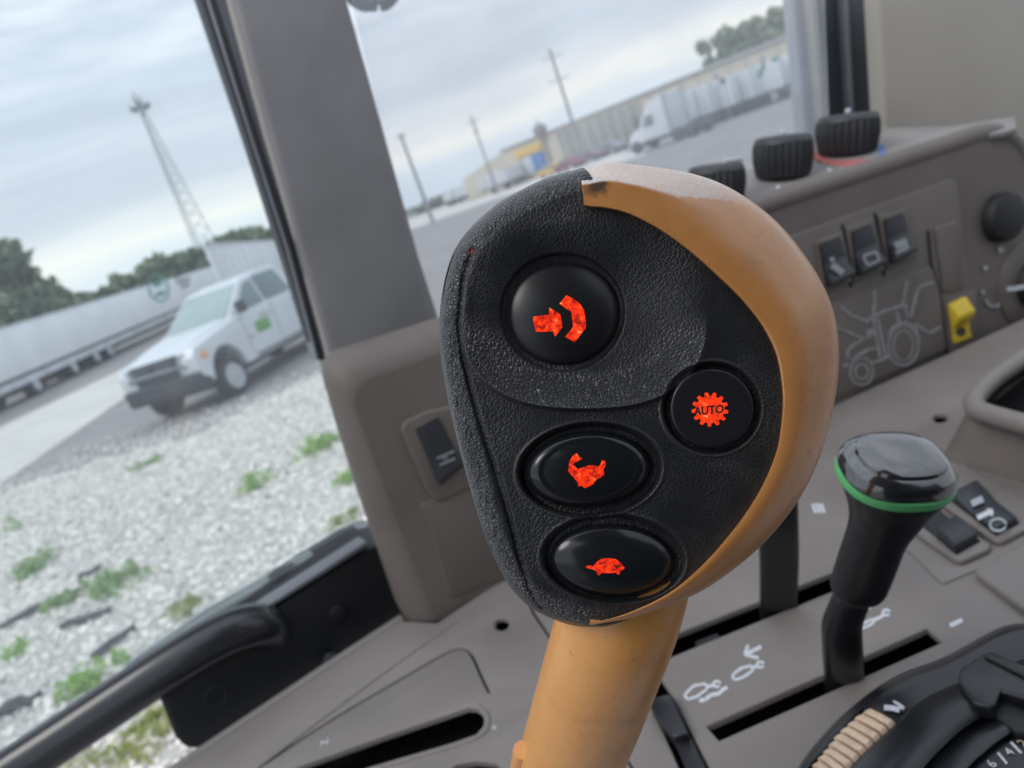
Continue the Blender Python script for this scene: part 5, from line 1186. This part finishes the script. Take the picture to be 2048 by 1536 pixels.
tree_px(230, 572, 78, 50, 'small olive bush behind the trailer left of the emblem', 1200, .3)
for px_, py_, w_, lb in ((290, 535, 55, 'first dark bush right of the pale gap, above the emblem'), (335, 512, 60, 'bushy tree above the trailer lettering'), (385, 500, 55, 'tree just left of the foot of the lattice mast'), (425, 487, 50, 'tree hiding the foot of the lattice mast'), (480, 462, 60, 'tree between the lattice mast and the cab post'), (525, 452, 65, 'pale green tree right of the mast against the sky'), (565, 455, 60, 'tree next to the cab post, last of the row')):
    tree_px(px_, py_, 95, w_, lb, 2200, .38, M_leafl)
for px_, py_, w_, lb in ((1455, 62, 60, 'leftmost pale green tree above the tan building roof'), (1500, 50, 60, 'second pale green tree above the tan building roof'), (1548, 22, 75, 'tall green tree beside the pillar above the roof'), (1600, 10, 80, 'tallest tree, partly hidden by the grey pillar')):
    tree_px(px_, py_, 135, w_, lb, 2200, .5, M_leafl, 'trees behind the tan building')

# ---------------------------------------------------------------- lattice mast
M_steel = mat('galvanised_steel', (.22, .25, .27), .6)
mb = gxy(439, 150); mh = zat(266, 183, 150)
mast = thing('lattice_mast', 'tall tapering lattice radio mast with dishes near its top', 'mast', tuple(mb))
def bar(name, a, b, r_, parent, mat_=None, seg=5): return tube(name, [a, a.lerp(b, .5), b], r_, mat_ or M_steel, parent, seg=seg)
plat = zat(278, 218, 150)
def leg_pt(k_, z):
    w_ = 2.5 * (1 - z / plat) + .42; a = rad(30 + 120 * k_); return Vector((mb.x + w_ * math.cos(a), mb.y + w_ * math.sin(a), z))
for k_ in range(3): tube('mast_leg', [leg_pt(k_, z) for z in np.linspace(0, plat, 4)], [.10, .09, .08, .07], M_steel, mast, seg=6)
zs = [0]
while zs[-1] < plat - 1.2: zs.append(zs[-1] + max(.9, 2.6 * (1 - zs[-1] / plat) + .6))
zs[-1] = plat
for za, zb in zip(zs[:-1], zs[1:]):
    for k_ in range(3):
        bar('brace', leg_pt(k_, za), leg_pt((k_ + 1) % 3, zb), .035, mast); bar('brace', leg_pt((k_ + 1) % 3, za), leg_pt(k_, zb), .035, mast)
bar('top_pole', Vector((mb.x, mb.y, plat - 1)), Vector((mb.x, mb.y, mh)), .12, mast)
for k_ in range(5):
    a = k_ * 1.257; c = Vector((mb.x + 1.6 * math.cos(a), mb.y + 1.6 * math.sin(a), plat + .3))
    lathe('dish', c, Vector((math.cos(a), math.sin(a), .1)), [(.12, -.2), (.5, -.1), (.55, .1), (.1, .15)], M_steel, mast, seg=12)
    bar('arm', Vector((mb.x, mb.y, plat)), c, .07, mast)
for k_ in range(3):
    a = k_ * 2.1; bar('whip', Vector((mb.x + .7 * math.cos(a), mb.y + .7 * math.sin(a), mh - 3)), Vector((mb.x + .7 * math.cos(a), mb.y + .7 * math.sin(a), mh - .8)), .1, mast)

# ---------------------------------------------------------------- poles in the middle window
M_pole = mat('weathered_pole', (.27, .27, .28), .85)
def pole(pb, pt_, D, r_, label, arms=(), name='utility_pole'):
    b = gxy(*pb[:1], D) if len(pb) == 1 else gxy(pb[0], D); h = zat(pt_[0], pt_[1], D)
    t = thing(name, label, 'pole', tuple(b), 'poles along the yard')
    tube('shaft', [b, b + Z1 * h * .5, b + Z1 * h], [r_ * 1.2, r_, r_ * .8], M_pole, t, seg=10)
    for z, l_ in arms:
        q = b + Z1 * h * z; d_ = Vector((1, .1, 0)).normalized(); bar('cross_arm', q - d_ * l_, q + d_ * l_, .055, t, M_pole, 6)
        for s_ in (-.9, -.4, .4, .9): bar('insulator', q + d_ * l_ * s_, q + d_ * l_ * s_ + Z1 * .22, .04, t, M_pole, 6)
    return t
pole((852,), (800, 268), 80, .18, 'leftmost pale pole close to the wide post', ((.97, .5),))
pole((985,), (955, 226), 110, .16, 'shorter dark pole second from the left', ((.92, .9), (.8, .5)))
pole((1160,), (1100, 97), 95, .19, 'tallest utility pole with cross arms in the middle window', ((.93, 1.3), (.74, 1.3)))
sb_ = gxy(1098, 118); sh_ = zat(1088, 233, 118)
st_ = thing('roof_vent', 'small dark vent mast above the tan roof', 'vent', tuple(sb_))
tube('stack', [sb_, sb_ + Z1 * (sh_ - 2), sb_ + Z1 * sh_], [.15, .15, .08], M_pole, st_, seg=8)
lathe('cowl', sb_ + Z1 * (zat(1092, 250, 118)), Z1, [(.3, -1.2), (1.0, -.9), (1.1, -.1), (.6, .5), (.05, .6)], M_pole, st_, seg=12)

# ---------------------------------------------------------------- tan building
M_tan = mat('tan_wall', (.58, .53, .43), .8, var=.05, vscale=.2)
M_shade = mat('shaded_bay_wall', (.30, .31, .29), .8, var=.15, vscale=.3)  # shade on the bay put into the wall colour; vents share it
M_roof = mat('pale_roof', (.42, .42, .42), .7)
bld = thing('warehouse', 'long low tan warehouse with a pale roof line behind the parked trucks', 'warehouse', tuple(gxy(1300, 112)))
q0, q1 = gxy(930, 128), gxy(1760, 96)
q0m = gxy(1019, 124)
hB = zat(1425, 132, (gxy(1425, 108)).length)
def wallpts(a, b, z0, z1): return [a + Z1 * z0, b + Z1 * z0, b + Z1 * z1, a + Z1 * z1]
dB = (q1 - q0m).normalized(); nB = Vector((dB.y, -dB.x, 0))
prism('wall', wallpts(q0m, q1, 0, hB - .35), nB, 30, M_tan, bld, bevel=.03)
prism('roof_edge', wallpts(q0m - dB * .3 + nB * .3, q1 + nB * .3, hB - .35, hB), nB, 31, M_roof, bld, bevel=.05)
hL = zat(950, 350, 128)
prism('low_wing', [q0 + Z1 * 0, q0m + Z1 * 0 - dB * .02, q0m - dB * .02 + Z1 * (hB - .4), q0 + Z1 * max(2.4, hL)], nB, 24, M_tan, bld, bevel=.03)
def on_wall(px, off=.1):
    r = az(px); a = np.array([[dB.x, -r.x], [dB.y, -r.y]]); s_ = np.linalg.solve(a, np.array([-q0m.x, -q0m.y])); return q0m + dB * s_[0] + nB * off
def wall_panel(name, pa, pb, z0, z1, mat_, off=.25, parent=bld, label=None):
    return prism(name, wallpts(on_wall(pa, off), on_wall(pb, off), z0, z1), nB, off, mat_, parent, bevel=.02, label=label)
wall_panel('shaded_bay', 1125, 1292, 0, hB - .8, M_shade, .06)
for px_ in np.linspace(1135, 1285, 8): wall_panel('bay_post', px_, px_ + 3, 0, hB - .8, M_tan, .2)
for px_ in np.linspace(1310, 1660, 12): wall_panel('wall_rib', px_, px_ + 1.6, 0, hB - .4, M_roof, .1)
for px_ in (1360, 1440, 1530): wall_panel('wall_vent', px_, px_ + 7, hB - 2.0, hB - 1.3, M_shade, .14)
wall_panel('dark_door', 1268, 1282, 0, 3.4, mat('door_green', (.14, .18, .16), .7), .24)
M_sign = mat('yellow_sign', (.72, .50, .12), .6); M_bluep = mat('blue_panel', (.10, .22, .50), .6)
sg = thing('sign_board', 'yellow sign board on the low end of the tan warehouse', 'sign', tuple(on_wall(1062, .5)))
wall_panel('board', 1040, 1092, 3.7, 5.0, M_sign, .35, sg)
bp_ = thing('blue_banner', 'blue and white banner below the yellow sign', 'banner', tuple(on_wall(1072, .5)))
wall_panel('blue_part', 1068, 1092, 0.9, 3.5, M_bluep, .35, bp_); wall_panel('white_part', 1052, 1068, 0.9, 3.5, M_trl2, .35, bp_)

# small parked vehicles in front of the warehouse
M_car_red = mat('dark_red_paint', (.26, .08, .10), .4); M_car_grey = mat('grey_paint', (.28, .29, .33), .4); M_car_plum = mat('plum_paint', (.24, .15, .20), .4)
def small_car(px, D, mat_, label):
    c = gxy(px, D); a = math.atan2(dB.y, dB.x); Lc = Local(c, a)
    t = thing('parked_car', label, 'car', tuple(c), 'cars parked before the warehouse')
    side_prism('body', Lc, [(-2.2, .35), (2.2, .35), (2.25, .8), (1.3, .95), (.7, 1.42), (-.9, 1.45), (-1.6, 1.0), (-2.2, .95)], -.85, .85, mat_, t, .08)
    for s_ in (-1, 1):
        panel('side_window', Lc, [(1.05, s_ * .86, .98), (-1.3, s_ * .86, .98), (-.8, s_ * .86, 1.36), (.6, s_ * .86, 1.34)], t, M_carglass, .01)
        for x_ in (-1.35, 1.35): lathe('wheel', Lc(x_, s_ * .86, .33), Lc.l * s_, [(.2, 0), (.33, -.02), (.33, -.2), (.05, -.2)], M_tyre, t, seg=14)
    return t
small_car(1132, 96, M_car_red, 'dark red car leftmost before the warehouse')
small_car(1172, 98, M_car_plum, 'plum coloured car second before the warehouse')
small_car(1215, 100, M_car_grey, 'grey car third before the warehouse, by the shaded bay')
small_car(1100, 100, M_sign, 'yellow car below the blue banner')

# white trucks in a row
def tractor_unit(px, D, label, rot=0.0):
    c = gxy(px, D); a = math.atan2(-dB.y, -dB.x) + rot; Lc = Local(c, a)
    t = thing('semi_truck', label, 'truck', tuple(c))
    quadloft('cab', Lc, [(1.3, 1.1, .8, 1.0, 2.0), (.9, 1.15, .8, 1.05, 2.6), (-.2, 1.2, .8, 1.1, 3.6), (-2.0, 1.25, .8, 1.15, 3.9)], M_white, t, .1)
    quadloft('hood', Lc, [(3.2, .8, .7, .65, 1.45), (2.4, .95, .7, .8, 1.8), (1.2, 1.05, .7, .9, 2.0)], M_white, t, .1)
    panel('windscreen', Lc, [(1.05, -.9, 2.1), (1.05, .9, 2.1), (.45, .85, 2.95), (.45, -.85, 2.95)], t, M_carglass, .1)
    panel('grille', Lc, [(3.22, -.5, .8), (3.22, .5, .8), (3.2, .45, 1.35), (3.2, -.45, 1.35)], t, M_dgrey, .04)
    side_prism('bumper', Lc, [(2.9, .35), (3.4, .35), (3.4, .7), (2.9, .7)], -1.15, 1.15, M_lgrey, t, .05)
    for s_ in (-1, 1):
        panel('side_window', Lc, [(.7, s_ * 1.17, 1.9), (-.6, s_ * 1.2, 1.9), (-.6, s_ * 1.17, 2.7), (.3, s_ * 1.15, 2.7)], t, M_carglass, .03)
        for x_ in (2.2, -2.6, -3.9): lathe('wheel', Lc(x_, s_ * 1.2, .5), Lc.l * s_, [(.3, 0), (.5, -.03), (.5, -.4), (.1, -.4)], M_tyre, t, seg=16)
    box_local('chassis', Lc, -5.2, 2.6, -.5, .5, .55, .95, M_cardark, t, .04)
    for s_ in (-1, 1): bar('stack', Lc(-2.2, s_ * 1.1, 1.0), Lc(-2.2, s_ * 1.1, 4.3), .09, t, M_lgrey, 8)
    return t
M_wbox = mat('white_box', (.66, .69, .72), .5, var=.06, vscale=.5)
tractor_unit(1316, 66, 'white semi truck cab at the left end of the trailer row', -.25)
def row_box(pa, pb, D, label, mat_=None, mark=None, doors=True, H_=3.55):
    a, b = gxy(pa, D), gxy(pb, D * .985); d_ = (b - a).normalized(); L_ = (b - a).length; n_ = Vector((d_.y, -d_.x, 0))
    Lc = Local((a + b) / 2 - n_ * 0, math.atan2(d_.y, d_.x)); t = thing('parked_trailer', label, 'trailer', tuple((a + b) / 2), 'white trailers parked in the far row')
    box_local('box', Lc, -L_ / 2, L_ / 2, 0, 12, 1.1, H_, mat_ or M_wbox, t, .04)
    box_local('frame', Lc, -L_ / 2 + .05, L_ / 2 - .05, .05, 11.8, .85, 1.1, M_dgrey, t, .02)
    for x_ in (-L_ / 2 + .05, L_ / 2 - .1): box_local('corner_post', Lc, x_, x_ + .1, -.05, .06, 1.1, H_, M_trl, t, .01)
    if doors:
        box_local('door_gap', Lc, -.03, .03, -.03, .05, 1.2, H_ - .1, M_dgrey, t, .005)
        for x_ in (-L_ * .3, L_ * .3): box_local('lock_bar', Lc, x_, x_ + .05, -.07, .0, 1.2, H_ - .1, M_lgrey, t, .005)
    for x_ in (-L_ / 2 + .45, L_ / 2 - .45): lathe('wheel', Lc(x_, .5, .5), Lc.l * -1, [(.3, 0), (.5, -.03), (.5, -.5), (.1, -.5)], M_tyre, t, seg=14)
    box_local('bumper_bar', Lc, -L_ / 2 + .2, L_ / 2 - .2, -.02, .08, .5, .62, M_dgrey, t, .01)
    return t, Lc, L_
row_box(1345, 1372, 72, 'narrow white trailer next to the truck cab', mat_=M_wbox)
row_box(1378, 1416, 72.5, 'white trailer third in the far row', mat_=M_trl2)
rb1, Lc1, L1 = row_box(1420, 1462, 73, 'white trailer with a small dark mark near its top', mat_=M_wbox)
box_local('dark_mark', Lc1, -.9, -.4, -.08, 0, 3.0, 3.4, M_ltext, rb1, .01); box_local('dark_mark', Lc1, .3, .8, -.08, 0, 3.1, 3.5, M_ltext, rb1, .01)
row_box(1466, 1500, 73.5, 'plain white trailer in the middle of the far row', mat_=M_trl2)
rb2, Lc2, L2 = row_box(1504, 1560, 74, 'white trailer with a green V shaped mark', mat_=M_wbox, doors=False)
for a_, b_ in (((-1.3, 3.4), (-.6, 2.5)), ((-.6, 2.5), (.2, 3.5))):
    p_, q_ = Lc2(a_[0], -.06, a_[1]), Lc2(b_[0], -.06, b_[1]); tube('green_mark', [p_, p_.lerp(q_, .5), q_], .14, M_logo, rb2, seg=6)
box_local('green_mark', Lc2, .9, 1.5, -.08, 0, 3.3, 3.6, M_logo, rb2, .01)
row_box(1564, 1600, 74.5, 'white trailer with a dark upper part next to the pillar', mat_=M_trl)
row_box(1604, 1680, 75, 'white trailer behind the grey pillar', mat_=M_wbox)
# distant white vans at the left end
for px_, D_, w_, lb in ((893, 150, 16, 'tiny far white van, leftmost of the distant row'), (918, 145, 20, 'far white box truck second in the distant row'), (952, 128, 30, 'white box truck before the low end of the warehouse'), (990, 118, 36, 'white box truck next to the blue banner')):
    row_box(px_ - w_ / 2, px_ + w_ / 2, D_, lb, M_wbox, H_=3.0)
for px_, py_, w_, lb in ((930, 388, 34, 'low dark bush at the horizon above the far vans'), (845, 418, 30, 'low bush at the horizon beside the leftmost pole'), (880, 404, 40, 'faint low bush at the horizon left of the far vans')):
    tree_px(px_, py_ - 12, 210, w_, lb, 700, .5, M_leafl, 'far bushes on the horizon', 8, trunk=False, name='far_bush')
# far tree belt closing the horizon
def belt(pa, pb, D, h, label):
    n = 5000; t_ = rng.random(n); a, b = gxy(pa, D), gxy(pb, D)
    ctr = np.array([list(a.lerp(b, float(q))) for q in t_]); ctr[:, 2] = h * rng.random(n) * (.65 + .35 * np.sin(t_ * 60) * np.sin(t_ * 23 + 1))
    ctr[:, 0] += rng.normal(0, 2, n); ctr[:, 1] += rng.normal(0, 4, n)
    dd = rng.normal(0, 1, (n, 3)); dd /= np.linalg.norm(dd, axis=1)[:, None]; s2 = np.cross(dd, rng.normal(0, 1, (n, 3))); s2 /= np.linalg.norm(s2, axis=1)[:, None]; l = 1.1
    v = np.stack([ctr - dd * l, ctr + s2 * l * .6, ctr + dd * l, ctr - s2 * l * .6], 1).reshape(-1, 3)
    o = mesh_obj('tree_belt', fast_mesh('tree_belt', v, np.arange(len(v)).reshape(-1, 4)), M_leafl); tag(o, label, kind='stuff')
belt(-700, 700, 260, 6.0, 'far belt of trees behind the trailers on the left')
belt(700, 2300, 330, 3.5, 'far low belt of trees on the horizon to the right')
